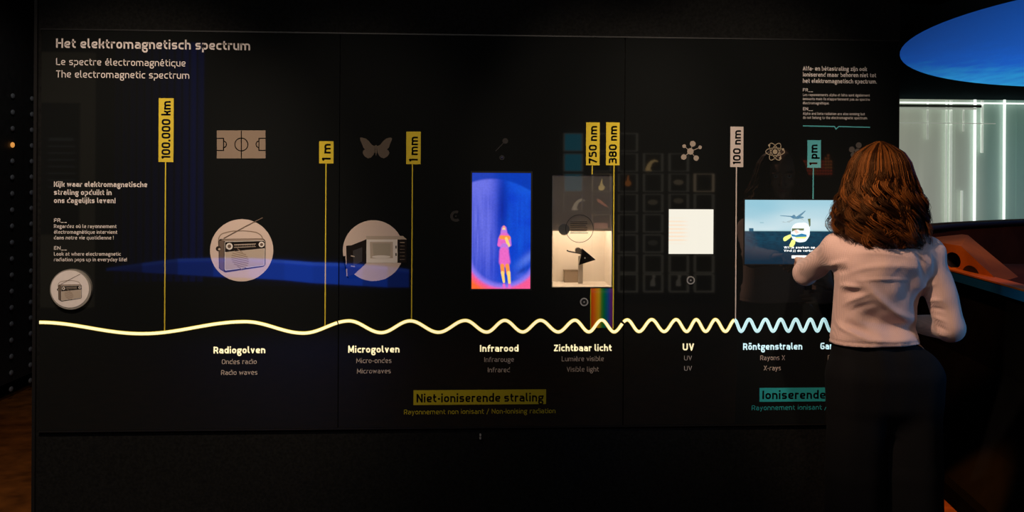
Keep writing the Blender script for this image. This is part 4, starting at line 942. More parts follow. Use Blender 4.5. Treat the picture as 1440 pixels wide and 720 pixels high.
def mk_figure(r, m_):
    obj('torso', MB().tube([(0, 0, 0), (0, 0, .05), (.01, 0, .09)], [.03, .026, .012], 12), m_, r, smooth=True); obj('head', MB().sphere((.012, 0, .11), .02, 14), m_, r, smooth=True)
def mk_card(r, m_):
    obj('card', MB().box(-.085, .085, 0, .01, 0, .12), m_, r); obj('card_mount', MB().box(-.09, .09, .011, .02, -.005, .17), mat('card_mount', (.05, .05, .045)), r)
Mo = lambda n, c, s: rmat('specimen_' + n, c, s)  # specimens get a glow of their own instead of case lighting
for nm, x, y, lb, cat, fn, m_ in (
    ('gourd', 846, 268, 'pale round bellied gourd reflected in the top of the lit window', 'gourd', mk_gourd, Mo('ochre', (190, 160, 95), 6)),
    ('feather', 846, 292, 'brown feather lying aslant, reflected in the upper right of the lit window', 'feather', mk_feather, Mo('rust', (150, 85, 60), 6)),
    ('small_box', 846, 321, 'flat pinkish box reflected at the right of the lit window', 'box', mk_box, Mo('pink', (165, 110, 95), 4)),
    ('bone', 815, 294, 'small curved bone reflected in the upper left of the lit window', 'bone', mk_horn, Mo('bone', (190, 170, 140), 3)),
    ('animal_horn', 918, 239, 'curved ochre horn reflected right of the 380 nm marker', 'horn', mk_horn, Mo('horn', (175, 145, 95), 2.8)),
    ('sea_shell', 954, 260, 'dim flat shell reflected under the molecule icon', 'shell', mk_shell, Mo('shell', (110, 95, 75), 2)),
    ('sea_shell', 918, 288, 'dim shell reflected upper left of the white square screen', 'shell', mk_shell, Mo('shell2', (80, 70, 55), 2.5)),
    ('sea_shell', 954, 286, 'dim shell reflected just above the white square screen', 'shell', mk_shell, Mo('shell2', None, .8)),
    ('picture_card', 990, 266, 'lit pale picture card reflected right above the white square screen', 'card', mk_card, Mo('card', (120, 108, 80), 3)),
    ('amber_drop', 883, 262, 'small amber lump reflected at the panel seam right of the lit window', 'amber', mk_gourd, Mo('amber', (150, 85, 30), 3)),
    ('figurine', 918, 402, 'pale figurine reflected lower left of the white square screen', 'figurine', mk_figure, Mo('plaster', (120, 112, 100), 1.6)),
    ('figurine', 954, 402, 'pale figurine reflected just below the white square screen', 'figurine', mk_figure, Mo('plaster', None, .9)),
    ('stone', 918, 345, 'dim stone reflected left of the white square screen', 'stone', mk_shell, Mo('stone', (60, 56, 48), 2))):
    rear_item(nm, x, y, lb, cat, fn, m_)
# board of coloured squares
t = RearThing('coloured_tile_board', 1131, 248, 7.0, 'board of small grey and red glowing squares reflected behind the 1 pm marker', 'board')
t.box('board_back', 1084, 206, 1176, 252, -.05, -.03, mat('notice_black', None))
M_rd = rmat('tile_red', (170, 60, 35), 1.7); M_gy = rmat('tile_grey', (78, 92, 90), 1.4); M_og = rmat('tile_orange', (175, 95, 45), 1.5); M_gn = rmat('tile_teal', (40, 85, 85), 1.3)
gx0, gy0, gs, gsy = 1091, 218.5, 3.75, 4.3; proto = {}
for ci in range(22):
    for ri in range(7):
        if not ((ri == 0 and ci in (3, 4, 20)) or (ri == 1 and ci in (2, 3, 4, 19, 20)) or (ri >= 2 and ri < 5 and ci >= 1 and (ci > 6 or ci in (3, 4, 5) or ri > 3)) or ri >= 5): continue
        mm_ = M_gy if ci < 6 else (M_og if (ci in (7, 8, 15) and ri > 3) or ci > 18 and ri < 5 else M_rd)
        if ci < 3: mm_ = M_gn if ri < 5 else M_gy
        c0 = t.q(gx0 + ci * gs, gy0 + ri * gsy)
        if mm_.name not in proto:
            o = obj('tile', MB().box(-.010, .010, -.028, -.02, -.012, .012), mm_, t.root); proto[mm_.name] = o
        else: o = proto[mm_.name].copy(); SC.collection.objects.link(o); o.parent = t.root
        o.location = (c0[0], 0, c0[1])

# ------------------------------------------------------------------ the woman
def surface_nets(Fd, lo, h):
    S = Fd < 0; nx, ny, nz_ = Fd.shape
    c = S[:-1, :-1, :-1].astype(np.int8)
    tot = sum(S[i:nx - 1 + i, j:ny - 1 + j, k:nz_ - 1 + k].astype(np.int8) for i in (0, 1) for j in (0, 1) for k in (0, 1))
    act = (tot > 0) & (tot < 8); idx = np.full(act.shape, -1, np.int64); I = np.argwhere(act); idx[act] = np.arange(len(I))
    acc = np.zeros((len(I), 3)); cnt = np.zeros(len(I)); ii, jj, kk = I.T
    cor = [(a, b, c) for a in (0, 1) for b in (0, 1) for c in (0, 1)]
    for a in cor:
        for ax in range(3):
            if a[ax]: continue
            b = list(a); b[ax] = 1
            fa = Fd[ii + a[0], jj + a[1], kk + a[2]]; fb = Fd[ii + b[0], jj + b[1], kk + b[2]]; m_ = (fa < 0) != (fb < 0)
            t_ = np.where(m_, fa / np.where(m_, fa - fb, 1), 0); p = np.tile(np.array(a, float), (len(I), 1)); p[:, ax] = t_
            acc[m_] += p[m_]; cnt[m_] += 1
    V = (I + acc / cnt[:, None]) * h + np.array(lo); Q = []
    for ax in range(3):
        o1, o2 = [(1, 2), (2, 0), (0, 1)][ax]
        sl0 = [slice(1, -1)] * 3; sl0[ax] = slice(0, Fd.shape[ax] - 1); sl1 = list(sl0); sl1[ax] = slice(1, Fd.shape[ax])
        A_ = S[tuple(sl0)]; B_ = S[tuple(sl1)]; E_ = np.argwhere(A_ != B_); off_ = np.array([1, 1, 1]); off_[ax] = 0; E_ = E_ + off_
        ins = S[E_[:, 0], E_[:, 1], E_[:, 2]]
        q_ = []
        for d1, d2 in ((1, 1), (0, 1), (0, 0), (1, 0)):
            e_ = E_.copy(); e_[:, o1] -= d1; e_[:, o2] -= d2; q_.append(idx[e_[:, 0], e_[:, 1], e_[:, 2]])
        q_ = np.stack(q_, 1); q_ = q_[:, ::-1].copy() if True else q_; q_[ins] = q_[ins][:, ::-1]; Q.append(q_)
    return V, np.concatenate(Q)
class SDF:
    def __init__(s, lo, hi, h):
        s.lo = np.array(lo, float); s.h = h; n_ = np.ceil((np.array(hi) - s.lo) / h).astype(int) + 1
        s.F = np.full(tuple(n_), .08, np.float32); s.g = [(s.lo[i] + h * np.arange(n_[i])).astype(np.float32) for i in range(3)]
    def blk(s, lo, hi, pad):
        sl = []
        for i in range(3):
            a = max(0, int((lo[i] - pad - s.lo[i]) / s.h)); b = min(len(s.g[i]), int((hi[i] + pad - s.lo[i]) / s.h) + 2); sl.append(slice(a, max(b, a)))
        X = s.g[0][sl[0]][:, None, None]; Y = s.g[1][sl[1]][None, :, None]; Z = s.g[2][sl[2]][None, None, :]
        return tuple(sl), X, Y, Z
    def mn(s, sl, d, k):
        f = s.F[sl]
        if f.size == 0: return
        if k > 0: hh = np.clip(.5 + .5 * (f - d) / k, 0, 1); s.F[sl] = f * (1 - hh) + d * hh - k * hh * (1 - hh)
        else: s.F[sl] = np.minimum(f, d)
    def cap(s, a, b, ra, rb=None, k=.015):
        rb = ra if rb is None else rb; a = np.array(a, float); b = np.array(b, float); R = max(ra, rb)
        sl, X, Y, Z = s.blk(np.minimum(a, b) - R, np.maximum(a, b) + R, .05); d = b - a; L = d @ d + 1e-12
        t_ = np.clip(((X - a[0]) * d[0] + (Y - a[1]) * d[1] + (Z - a[2]) * d[2]) / L, 0, 1)
        D = np.sqrt((X - a[0] - t_ * d[0]) ** 2 + (Y - a[1] - t_ * d[1]) ** 2 + (Z - a[2] - t_ * d[2]) ** 2) - (ra + (rb - ra) * t_)
        s.mn(sl, D.astype(np.float32), k); return s
    def ell(s, c, r, M=None, k=.015, sub=False):
        c = np.array(c, float); r = np.array(r, float); R = r.max(); M = np.eye(3) if M is None else M
        sl, X, Y, Z = s.blk(c - R, c + R, .05); x, y, z = X - c[0], Y - c[1], Z - c[2]
        q_ = [x * M[0][i] + y * M[1][i] + z * M[2][i] for i in range(3)]       # columns of M are the axes
        k0 = np.sqrt(sum((q_[i] / r[i]) ** 2 for i in range(3))); k1 = np.sqrt(sum((q_[i] / r[i] ** 2) ** 2 for i in range(3))) + 1e-6
        D = (k0 * (k0 - 1) / k1).astype(np.float32)
        if sub:
            f = s.F[sl]; hh = np.clip(.5 - .5 * (f + D) / k, 0, 1); s.F[sl] = f * (1 - hh) - D * hh + k * hh * (1 - hh)
        else: s.mn(sl, D, k)
        return s
    def prof(s, zs, cx_, cy_, ax_, by_, e=2.3, k=.02):
        zs = np.array(zs); z = s.g[2]; m_ = (z > zs[0] - .06) & (z < zs[-1] + .06); i0, i1 = np.argmax(m_), len(m_) - np.argmax(m_[::-1])
        def sp(v):                                                   # smooth interpolation
            v = np.array(v, float); zz = z[i0:i1]; o = np.interp(zz, zs, v); ker = np.hanning(9); ker /= ker.sum()
            return np.convolve(np.pad(o, 4, 'edge'), ker, 'valid')[None, None, :]
        X = s.g[0][:, None, None]; Y = s.g[1][None, :, None]; zz = z[i0:i1][None, None, :]; A_, B_ = sp(ax_), sp(by_)
        rr = (np.abs((X - sp(cx_)) / A_) ** e + np.abs((Y - sp(cy_)) / B_) ** e) ** (1 / e)
        D = (rr - 1) * np.minimum(A_, B_) * .95; D = np.maximum(D, np.maximum(zs[0] - zz, zz - zs[-1]))
        s.mn((slice(None), slice(None), slice(i0, i1)), D.astype(np.float32), k); return s
    def cut(s, fn, k=0):                                              # keep where fn < 0
        X = s.g[0][:, None, None]; Y = s.g[1][None, :, None]; Z = s.g[2][None, None, :]
        s.F = np.maximum(s.F, fn(X, Y, Z).astype(np.float32)); return s
    def mesh(s): return surface_nets(s.F, s.lo, s.h)
def relax(V, Q, n=2, lam=.5):
    E_ = np.concatenate([Q[:, [0, 1]], Q[:, [1, 2]], Q[:, [2, 3]], Q[:, [3, 0]]]); E_ = np.concatenate([E_, E_[:, ::-1]])
    deg = np.bincount(E_[:, 0], minlength=len(V))[:, None]
    for _ in range(n):
        for l_ in (lam, -lam * .96):
            S_ = np.stack([np.bincount(E_[:, 0], V[E_[:, 1], i], len(V)) for i in range(3)], 1); V = V + l_ * (S_ / np.maximum(deg, 1) - V)
    return V
def vnorm(V, Q):
    N = np.cross(V[Q[:, 2]] - V[Q[:, 0]], V[Q[:, 3]] - V[Q[:, 1]]); o = np.zeros_like(V)
    for i in range(4):
        for j in range(3): o[:, j] += np.bincount(Q[:, i], N[:, j], len(V))
    return o / (np.linalg.norm(o, axis=1, keepdims=True) + 1e-12)
def npmesh(name, V, Q, m_, parent, smooth=True, col=None, label=None):
    me = bpy.data.meshes.new(name); nV, nF, k_ = len(V), len(Q), Q.shape[1]
    me.vertices.add(nV); me.vertices.foreach_set('co', np.ascontiguousarray(V, np.float32).ravel())
    me.loops.add(nF * k_); me.loops.foreach_set('vertex_index', np.ascontiguousarray(Q, np.int32).ravel())
    me.polygons.add(nF); me.polygons.foreach_set('loop_start', np.arange(0, nF * k_, k_, dtype=np.int32)); me.polygons.foreach_set('loop_total', np.full(nF, k_, np.int32))
    me.polygons.foreach_set('use_smooth', np.ones(nF, bool)); me.update(calc_edges=True); me.validate()
    me.materials.append(m_)
    if col is not None:
        c4 = np.ones((nV, 4), np.float32); c4[:, :3] = col; ca = me.color_attributes.new('Col', 'FLOAT_COLOR', 'POINT'); ca.data.foreach_set('color', c4.ravel())
    o = bpy.data.objects.new(name, me); SC.collection.objects.link(o); o.parent = parent
    return setp(o, label)

Yw = 3.60
WX = lambda px, Y=Yw: (px - 720) / 1400 * Y
w0 = np.array(G(WX(1247), Yw, 0.0))
wom = empty('person', tuple(w0), 'woman seen from behind, wavy auburn hair, pink ribbed top, black trousers, at the airport screen', 'person')
L_ = lambda p: np.array(p, float) - w0
shL, shR = L_(W(1178, 350, 3.63)), L_(W(1306, 356, 3.60)); nkb = L_(W(1243, 322, 3.62)); elL = L_(W(1133, 384, 3.83)); elR = L_(W(1336, 461, 3.58))
wrL = L_(W(1130, 373, 4.000)); wrR = L_(W(1285, 455, 3.80))
hx = lambda px: WX(px) - WX(1247)
tz = [.94, .99, 1.04, 1.10, 1.18, 1.26, 1.31, 1.355, 1.39]
tcx = [hx(1234), hx(1233), hx(1233), hx(1234), hx(1238), hx(1241), hx(1243), hx(1243), hx(1243)]
tax = [.165, .158, .150, .150, .158, .170, .172, .150, .105]; tby = [.112, .103, .096, .100, .112, .120, .114, .094, .066]; tcy = [.008, .014, .020, .014, .002, -.004, .000, .013, .02]
yaw = math.radians(24); pit = math.radians(-14)
fw = np.array([-math.sin(yaw) * math.cos(pit), math.cos(yaw) * math.cos(pit), math.sin(pit)]); rt = np.array([math.cos(yaw), math.sin(yaw), 0]); upv = np.cross(rt, fw); HM = np.stack([rt, fw, upv], 1)
Hc = L_(W(1241, 247, 3.64)); HP = lambda x, y, z: Hc + HM @ np.array([x, y, z])
def hand(s, wr, d, nrm, curls, side, tips=None):
    # d = direction to the fingers, nrm = back of the hand, side = +1 thumb towards d x nrm
    d = d / np.linalg.norm(d); nrm = nrm - d * (nrm @ d); nrm /= np.linalg.norm(nrm); w_ = np.cross(d, nrm) * side
    for i, (off_, L1) in enumerate(((.027, .040), (.009, .045), (-.009, .041), (-.026, .033))):
        kn = wr + d * (.085 - abs(off_) * .25) + w_ * off_ * .95 ; s.cap(wr + d * .005 + w_ * off_ * .55, kn, .0125, .0105, k=.010)
        p = kn; a = 0
        for j, seg_ in enumerate((L1, L1 * .62, L1 * .5)):
            a += curls[i] * (.8, 1.0, .7)[j]; q_ = p + (d * math.cos(a) - nrm * math.sin(a)) * seg_; s.cap(p, q_, .0086 - .0007 * j, .0079 - .0007 * j, k=.003); p = q_
    p = wr + d * .02 + w_ * .022; q_ = p + (d * .6 + w_ * .7 - nrm * .25) * .042; s.cap(p, q_, .0125, .0098, k=.010); r_2 = q_ + (d * .9 + w_ * .25 - nrm * .3) * .030; s.cap(q_, r_2, .0095, .0085, k=.004); s.cap(r_2, r_2 + (d * .95 - nrm * .3) * .02, .0083, .007, k=.003)
# --- body (one continuous surface)
s = SDF((-.36, -.24, -.01), (.34, .72, 1.74), .0052)
s.prof([.90, 1.00, 1.10, 1.20, 1.28, 1.34, 1.385], [0, tcx[1], tcx[3], tcx[4], tcx[5], tcx[6], tcx[7]], [.022] * 7, [.150, .120, .112, .122, .130, .115, .065], [.080, .062, .058, .066, .074, .068, .045])
s.ell((0, .02, .91), (.150, .078, .10), k=.03)
for sx in (-1, 1):
    s.cap((sx * .088, .01, .88), (sx * .105, .015, .50), .078, .052, k=.03); s.cap((sx * .105, .015, .50), (sx * .11, -.005, .30), .050, .048, k=.02); s.cap((sx * .11, -.005, .30), (sx * .112, -.005, .09), .047, .032, k=.02)
    s.cap((sx * .112, -.02, .045), (sx * .115, .12, .03), .036, .026, k=.02); s.cap((sx * .115, .10, .03), (sx * .118, .165, .026), .028, .018, k=.02)
for (a, e_, wq) in ((shL, elL, wrL), (shR, elR, wrR)):
    s.cap(nkb + np.array([0, 0, -.03]), a, .040, .040, k=.035); s.cap(a, e_, .041, .034, k=.02); s.cap(e_, wq, .034, .023, k=.012)
s.cap(nkb + np.array([0, 0, -.02]), HP(0, -.012, -.07), .052, .046, k=.03)
s.ell(HP(0, -.012, .018), (.074, .092, .092), HM, k=.02); s.ell(HP(0, .028, -.045), (.054, .058, .070), HM, k=.025)
s.ell(HP(0, .068, -.092), (.022, .018, .016), HM, k=.02)                                         # chin
for x in (-1, 1):
    s.ell(HP(x * .034, .062, -.030), (.020, .018, .022), HM, k=.015); s.ell(HP(x * .031, .088, .008), (.016, .014, .011), HM, k=.008, sub=True); s.ell(HP(x * .031, .076, .020), (.020, .012, .007), HM, k=.010)
    s.ell(HP(x * .076, -.004, -.008), (.008, .017, .030), HM, k=.006); s.ell(HP(x * .082, .002, -.006), (.004, .009, .017), HM, k=.004, sub=True)
s.cap(HP(0, .083, .012), HP(0, .101, -.028), .008, .011, k=.010)
for x in (-1, 1): s.ell(HP(x * .010, .093, -.032), (.008, .009, .007), HM, k=.006)
s.ell(HP(0, .086, -.056), (.020, .009, .0055), HM, k=.006); s.ell(HP(0, .083, -.066), (.017, .009, .0065), HM, k=.006); s.ell(HP(0, .096, -.0608), (.022, .008, .0016), HM, k=.003, sub=True)
tipL = L_(np.array(wall_loc(*uv(1128, 357), -.005))); dL = tipL - wrL
hand(s, wrL, dL, np.array([0, -.35, 1.0]), [.05, 1.15, 1.2, 1.25], 1)
dR = np.array([-.9, .35, .05]); hand(s, wrR, dR, np.array([0, 1, .2]), [.25, .28, .3, .35], -1)
V, Q = s.mesh(); V = relax(V, Q, 2)
lip = np.exp(-(((V - HP(0, .086, -.061)) @ HM / np.array([.020, .014, .011])) ** 2).sum(1)); skin = np.array([.62, .36, .26]); col = skin * (1 - lip[:, None]) + np.array([.45, .10, .09]) * lip[:, None]
brow = sum(np.exp(-(((V - HP(x * .033, .080, .026)) @ HM / np.array([.018, .02, .0032])) ** 2).sum(1)) for x in (-1, 1)); col = col * (1 - .85 * np.clip(brow, 0, 1)[:, None])
M_skin = mat('skin', None, rough=.48, attr='Col', noise=.05, nscale=60, bump=.06)
body = npmesh('body', V, Q, M_skin, wom, col=col)
for x in (-1, 1):
    o = obj('eye', MB().sphere(tuple(HP(x * .031, .0700, .008)), .0118, 18), mat('eye_white', (.8, .78, .75), rough=.1), wom, smooth=True)
    obj('iris', MB().sphere(tuple(HP(x * .031, .0700, .008) + fw * .0082), (.0052, .0052, .0052), 14), mat('iris_brown', (.06, .03, .015), rough=.1), o, smooth=True)
# --- shirt
h = .0048
s = SDF((-.37, -.20, .90), (.36, .50, 1.46), h)
s.prof(tz, tcx, tcy, tax, tby, e=2.35)
s.cap(nkb + np.array([.0, 0, -.045]), shL + np.array([0, 0, -.002]), .050, .050, k=.05); s.cap(nkb + np.array([.0, 0, -.045]), shR + np.array([0, 0, -.002]), .050, .052, k=.05)
s.cap(nkb + np.array([0, -.004, -.03]), nkb + np.array([0, .0, .025]), .066, .058, k=.04)
s.cap(shL, elL, .052, .047, k=.03); s.cap(elL, elL + (wrL - elL) * .93, .047, .031, k=.012)
s.cap(shR, elR, .054, .050, k=.025); s.cap(elR, elR + (wrR - elR) * .95, .049, .033, k=.012)
hemz = lambda X, Y, Z: (.968 + .010 * np.clip((X + .2) / .35, 0, 1)) - Z
s.cut(hemz); nk = nkb + np.array([0, 0, .040]); s.cut(lambda X, Y, Z: (Z - nk[2]) - .25 * (-(Y - nk[1])) )
V, Q = s.mesh(); V = relax(V, Q, 3)
N = vnorm(V, Q)
Pc = lambda P: np.stack([(P[:, 0] + w0[0]) * c_ - (P[:, 1] + w0[1]) * s_, (P[:, 0] + w0[0]) * s_ + (P[:, 1] + w0[1]) * c_, P[:, 2]], 1)
PX_ = lambda P: (720 + 1400 * P[:, 0] / P[:, 1], 235 + 1400 * (CH - P[:, 2]) / P[:, 1] + 1400 * P[:, 0] / P[:, 1] * ROLL)
PX = lambda P: PX_(Pc(P))
fx, fy = PX(V); back = np.clip(-N[:, 1] * 1.6 + .25, 0, 1); disp = np.zeros(len(V))
def fold(p0, p1, p2, wd, amp, soft=1.0):
    ts = np.linspace(0, 1, 90); B_ = [(1 - t_) ** 2 * np.array(p0) + 2 * t_ * (1 - t_) * np.array(p1) + t_ * t_ * np.array(p2) for t_ in ts]
    best = np.full(len(V), 1e9); bt = np.zeros(len(V))
    for t_, (x, y) in zip(ts, B_):
        d = (fx - x) ** 2 + (fy - y) ** 2; m_ = d < best; best[m_] = d[m_]; bt[m_] = t_
    return amp * np.exp(-best / wd ** 2) * np.sin(np.clip(bt, .0, 1) * math.pi) ** 1.1
folds = [((1156, 372), (1172, 374), (1196, 366), 4, .010), ((1158, 381), (1175, 384), (1196, 378), 4, -.010), ((1176, 402), (1195, 400), (1214, 405), 3.5, .008), ((1180, 411), (1198, 413), (1218, 410), 5, -.009),
         ((1184, 391), (1225, 364), (1300, 380), 4, .0045), ((1182, 431), (1200, 420), (1232, 410), 3.5, .006), ((1186, 440), (1215, 432), (1238, 424), 5, -.006), ((1206, 384), (1252, 446), (1298, 456), 6, .013),
         ((1200, 432), (1240, 466), (1298, 462), 12, -.030), ((1262, 378), (1288, 404), (1296, 446), 19, -.019), ((1182, 470), (1235, 486), (1292, 478), 5, .008), ((1188, 452), (1205, 462), (1240, 474), 6, -.012), ((1174, 449), (1186, 466), (1226, 478), 4, .010),
         ((1195, 356), (1245, 352), (1300, 366), 3.5, .0035), ((1200, 396), (1245, 388), (1290, 398), 2.6, .004), ((1288, 352), (1303, 372), (1300, 400), 4, -.010), ((1305, 352), (1312, 372), (1307, 392), 3, .006),
         ((1304, 424), (1314, 420), (1330, 424), 3, .006), ((1306, 434), (1318, 432), (1334, 438), 3, -.006), ((1306, 444), (1320, 446), (1338, 456), 3, .006), ((1310, 455), (1322, 460), (1340, 468), 3, -.006), ((1312, 463), (1320, 470), (1335, 474), 2.6, .005),
         ((1292, 410), (1302, 402), (1322, 398), 3, .004), ((1172, 486), (1230, 494), (1292, 484), 50, 0)]
for p0, p1, p2, wd, am in folds: disp += fold(p0, p1, p2, wd, am)
rg = np.random.default_rng(3)
for _ in range(14):
    kx, kz, ky = rg.normal(0, 26, 3); disp += .0009 * np.sin(V[:, 0] * kx + V[:, 2] * kz * .8 + V[:, 1] * ky + rg.random() * 6.3)
edge_ = np.clip((V[:, 2] - .972) / .02, 0, 1) * .8 + .2
hem = -.0022 * np.exp(-((fy - (478.5 - 0.0)) / 1.2) ** 2) * 0
V = V + N * (disp * back * edge_)[:, None]
inw = np.exp(-((V[:, 2] - (.985)) / .0022) ** 2) * (np.abs(V[:, 0] - tcx[0]) < .19)
V = V - N * (.0022 * inw)[:, None]
M_sh = bpy.data.materials.new('ribbed_pink_knit'); M_sh.use_nodes = True; nt = M_sh.node_tree; b = nt.nodes['Principled BSDF']
b.inputs['Roughness'].default_value = .85; b.inputs['Sheen Weight'].default_value = .25; b.inputs['Sheen Roughness'].default_value = .5
tc = nt.nodes.new('ShaderNodeTexCoord'); wv = nt.nodes.new('ShaderNodeTexWave'); wv.wave_type = 'BANDS'; wv.bands_direction = 'X'; wv.inputs['Scale'].default_value = 78; wv.inputs['Distortion'].default_value = .6; wv.inputs['Detail'].default_value = 1
w2_ = nt.nodes.new('ShaderNodeTexWave'); w2_.bands_direction = 'Z'; w2_.inputs['Scale'].default_value = 78; w2_.inputs['Distortion'].default_value = .6
ad = nt.nodes.new('ShaderNodeMath'); ad.operation = 'MULTIPLY_ADD'; ad.inputs[1].default_value = .35
bp = nt.nodes.new('ShaderNodeBump'); bp.inputs['Strength'].default_value = .3; bp.inputs['Distance'].default_value = .002
nt.links.new(tc.outputs['Object'], wv.inputs['Vector']); nt.links.new(tc.outputs['Object'], w2_.inputs['Vector']); nt.links.new(w2_.outputs['Fac'], ad.inputs[0]); nt.links.new(wv.outputs['Fac'], ad.inputs[2])
nt.links.new(ad.outputs[0], bp.inputs['Height']); nt.links.new(bp.outputs[0], b.inputs['Normal'])
rp = nt.nodes.new('ShaderNodeValToRGB'); rp.color_ramp.elements[0].color = (.58, .39, .335, 1); rp.color_ramp.elements[1].color = (.66, .45, .39, 1); nt.links.new(wv.outputs['Fac'], rp.inputs[0]); nt.links.new(rp.outputs[0], b.inputs['Base Color'])
npmesh('shirt', V, Q, M_sh, wom, label='cropped pink ribbed long sleeved top')
# --- trousers
s = SDF((-.27, -.20, .03), (.27, .22, 1.04), .0075)
s.prof([.66, .74, .86, .93, .965, .99], [0, 0, 0, -.01, tcx[1], tcx[1]], [.01, .01, .01, .012, .014, .014], [.12, .190, .206, .178, .150, .136], [.06, .112, .124, .108, .092, .082], e=2.4, k=.03)
for sx in (-1, 1):
    s.cap((sx * .098, .01, .84), (sx * .108, .01, .50), .104, .104, k=.03); s.cap((sx * .108, .01, .50), (sx * .112, .0, .06), .104, .106, k=.01)
s.cut(lambda X, Y, Z: .07 - Z + X * 0 + Y * 0)
V, Q = s.mesh(); V = relax(V, Q, 2); N = vnorm(V, Q)
for _ in range(8):
    kx = rg.normal(0, 30); V = V + N * (.0014 * np.sin(V[:, 0] * kx + V[:, 1] * rg.normal(0, 20) + V[:, 2] * rg.normal(0, 6) + rg.random() * 6))[:, None]
npmesh('trousers', V, Q, mat('trouser_black', (.0045, .0045, .005), rough=.9, noise=.3, nscale=200, spec=.15), wom, label='black wide legged high waisted trousers')
for sx in (-1, 1):
    s = SDF((sx * .115 - .07, -.12, -.005), (sx * .115 + .07, .25, .13), .005)
    s.cap((sx * .112, -.035, .055), (sx * .115, .10, .045), .046, .040, k=.02); s.cap((sx * .115, .10, .04), (sx * .118, .17, .036), .040, .030, k=.02); s.cap((sx * .112, -.03, .06), (sx * .112, -.02, .10), .042, .042, k=.02)
    s.cut(lambda X, Y, Z: .012 - Z + X * 0 + Y * 0); V, Q = s.mesh(); V = relax(V, Q, 2)
    o = npmesh('shoe', V, Q, mat('shoe_black', (.01, .01, .01), rough=.5, noise=.1), wom)
    k = MB()
    P = [(sx * .115 + .040 * math.cos(a) * (1 if math.sin(a) < 0 else .95), .062 + (.118 if math.sin(a) > 0 else .13) * math.sin(a)) for a in [2 * math.pi * i / 28 for i in range(28)]]
    k.add([(x, y, 0) for x, y in P] + [(x, y, .016) for x, y in P], [(i, (i + 1) % 28, (i + 1) % 28 + 28, i + 28) for i in range(28)] + [tuple(range(27, -1, -1)), tuple(range(28, 56))])
    obj('sole', k, mat('sole_rubber', (.05, .05, .05), rough=.8), o)
# --- hair: a dark under-volume and wavy locks of tapering strands
ztop = W(1241, 199, Yw)[2]; zz_e = np.array([ztop, ztop - .015, ztop - .04, ztop - .075, ztop - .12, ztop - .18, ztop - .225, ztop - .265, ztop - .31, ztop - .36, ztop - .42])
rr_e = np.array([.012, .045, .082, .104, .116, .126, .138, .150, .152, .135, .12])
hcx = hx(1242); hcy = Hc[1] - .012
env = lambda z: np.interp(-z, -zz_e, rr_e)
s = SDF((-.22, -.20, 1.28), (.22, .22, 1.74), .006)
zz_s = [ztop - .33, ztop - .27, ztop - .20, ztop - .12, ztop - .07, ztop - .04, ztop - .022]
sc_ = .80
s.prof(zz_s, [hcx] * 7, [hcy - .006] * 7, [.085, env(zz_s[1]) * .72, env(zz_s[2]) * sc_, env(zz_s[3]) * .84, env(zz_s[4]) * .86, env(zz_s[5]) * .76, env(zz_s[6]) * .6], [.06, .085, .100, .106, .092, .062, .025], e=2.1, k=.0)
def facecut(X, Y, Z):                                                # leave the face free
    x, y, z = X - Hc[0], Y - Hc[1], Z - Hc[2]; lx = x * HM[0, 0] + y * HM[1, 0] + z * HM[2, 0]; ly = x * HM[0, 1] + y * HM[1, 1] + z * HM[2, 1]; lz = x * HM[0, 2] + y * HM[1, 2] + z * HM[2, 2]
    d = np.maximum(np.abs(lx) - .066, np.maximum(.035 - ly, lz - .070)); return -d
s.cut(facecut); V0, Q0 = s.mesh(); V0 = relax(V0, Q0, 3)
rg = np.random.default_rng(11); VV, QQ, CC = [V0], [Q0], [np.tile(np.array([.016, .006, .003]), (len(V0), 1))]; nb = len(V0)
NS, NP, NL = 5600, 44, 210; fa = math.atan2(fw[1], fw[0])
lock = rg.integers(0, NL, NS); lphi = rg.uniform(0, 2 * math.pi, NL); lz = rg.uniform(0, 1, NL) ** .8; lph = rg.uniform(0, 6.3, NL); lfr = rg.uniform(38, 62, NL); lam_ = rg.uniform(.5, 1.25, NL); lend = rg.uniform(-.03, .035, NL); lcol = rg.random(NL); lay = rg.uniform(.84, 1.08, NL)
phi0 = lphi[lock] + rg.normal(0, .06, NS); d_f = np.angle(np.exp(1j * (phi0 - fa)))
face_ = np.abs(d_f) < .85; phi0 = np.where(face_, fa + np.sign(d_f) * (.85 + rg.random(NS) * .5), phi0)   # locks part over the face
zr = ztop + .002 - .012 * rg.random(NS) - np.where(rg.random(NS) < .35, .09 * lz[lock], 0)
zend = ztop - .325 - .045 * np.clip(-np.sin(phi0), 0, 1) + lend[lock] + rg.normal(0, .010, NS)
tt = np.linspace(0, 1, NP)[None, :]
Zs = zr[:, None] + (zend - zr)[:, None] * (.55 * tt ** 2.2 + .45 * tt ** 1.3)
start = tt * 0 + 1
scalp = env(Zs) ; g_in = .93 + .09 * rg.random(NS)[:, None]
low_ = np.clip((ztop - .10 - Zs) / .12, 0, 1)
rad = scalp * (1 + (lay[lock][:, None] - .97) * (.35 + .65 * low_)) * (.965 + .06 * rg.random(NS)[:, None]); am = lam_[lock][:, None] * low_
wph = lfr[lock][:, None] * (ztop - Zs) + lph[lock][:, None] + rg.normal(0, .25, NS)[:, None]
lphi_ = np.where(np.abs(np.angle(np.exp(1j * (lphi[lock] - fa)))) < .85, phi0, lphi[lock])
phi = phi0[:, None] + np.angle(np.exp(1j * (lphi_ - phi0)))[:, None] * .6 * low_ + .17 * am * np.sin(wph) + (rg.normal(0, .03, NS)[:, None]) * tt
rad = rad + .015 * am * np.cos(wph * 1.0 + .6) + .003 * rg.normal(0, 1, NS)[:, None] * tt
endk = np.clip((tt - .86) / .14, 0, 1)
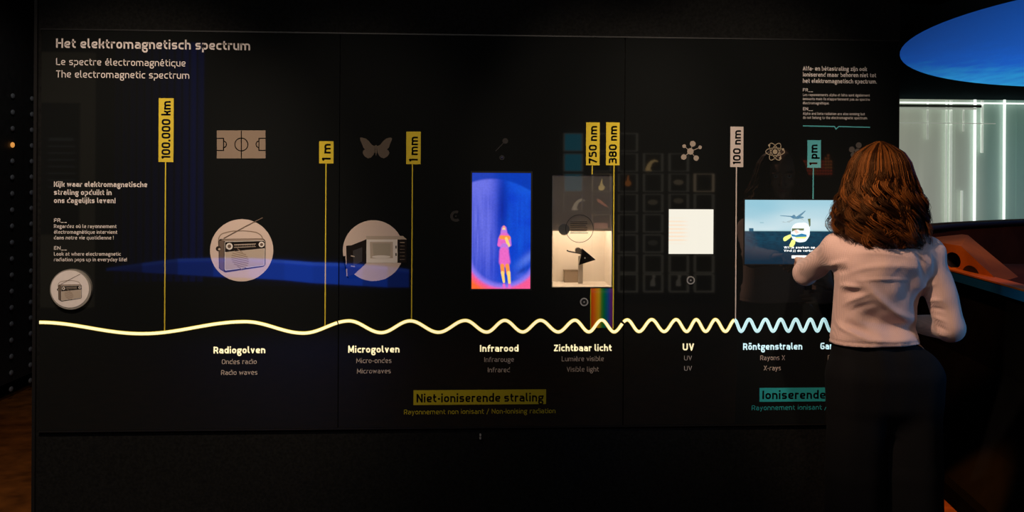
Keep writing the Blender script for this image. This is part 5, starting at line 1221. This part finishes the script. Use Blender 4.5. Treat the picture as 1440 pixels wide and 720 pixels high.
rad = rad + (.016 * np.cos(lph[lock] * 3))[:, None] * endk ** 1.5; phi = phi + (.14 * np.sin(lph[lock] * 2))[:, None] * endk ** 2
kd = .93                                                            # flatter front to back
Xs = hcx + rad * np.cos(phi); Ys = hcy + rad * kd * np.sin(phi)
# keep locks off the back and shoulders
Zfloor = 1.352 - .25 * np.maximum(0, np.abs(Xs - hcx) - .08); Zs = np.maximum(Zs, Zfloor - .03)
bk = np.clip((1.40 - Zs) / .05, 0, 1) * (np.sin(phi) < .2); Ys = Ys - bk * .020
P = np.stack([Xs, Ys, Zs], 2)
Tn = np.gradient(P, axis=1); Tn /= np.linalg.norm(Tn, axis=2, keepdims=True) + 1e-9
out_ = np.stack([np.cos(phi), np.sin(phi), phi * 0], 2); S1 = np.cross(Tn, out_); S1 /= np.linalg.norm(S1, axis=2, keepdims=True) + 1e-9; S2 = np.cross(Tn, S1)
wr_ = (.0019 * (1 - .75 * tt ** 3) * (.6 + .8 * rg.random(NS)[:, None]))[..., None]
ring = [P + wr_ * (S1 * math.cos(a) * 1.3 + S2 * math.sin(a) * .7) for a in (0, 2.094, 4.189)]
VS = np.stack(ring, 2).reshape(-1, 3)                                # strand, point, ring
base_i = (np.arange(NS)[:, None] * NP + np.arange(NP - 1)[None]).ravel() * 3
Qs = np.concatenate([np.stack([base_i + a, base_i + (a + 1) % 3, base_i + 3 + (a + 1) % 3, base_i + 3 + a], 1) for a in range(3)])
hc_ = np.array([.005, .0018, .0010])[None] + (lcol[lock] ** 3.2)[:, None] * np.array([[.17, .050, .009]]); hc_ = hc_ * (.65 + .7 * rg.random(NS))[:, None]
VV.append(VS); QQ.append(Qs + nb); CC.append(np.repeat(hc_, NP * 3, 0))
M_hair = mat('hair_auburn', None, rough=.42, attr='Col', ior=1.5, spec=.35); M_hair.node_tree.nodes['Principled BSDF'].inputs['Specular Tint'].default_value = (1, .42, .14, 1)
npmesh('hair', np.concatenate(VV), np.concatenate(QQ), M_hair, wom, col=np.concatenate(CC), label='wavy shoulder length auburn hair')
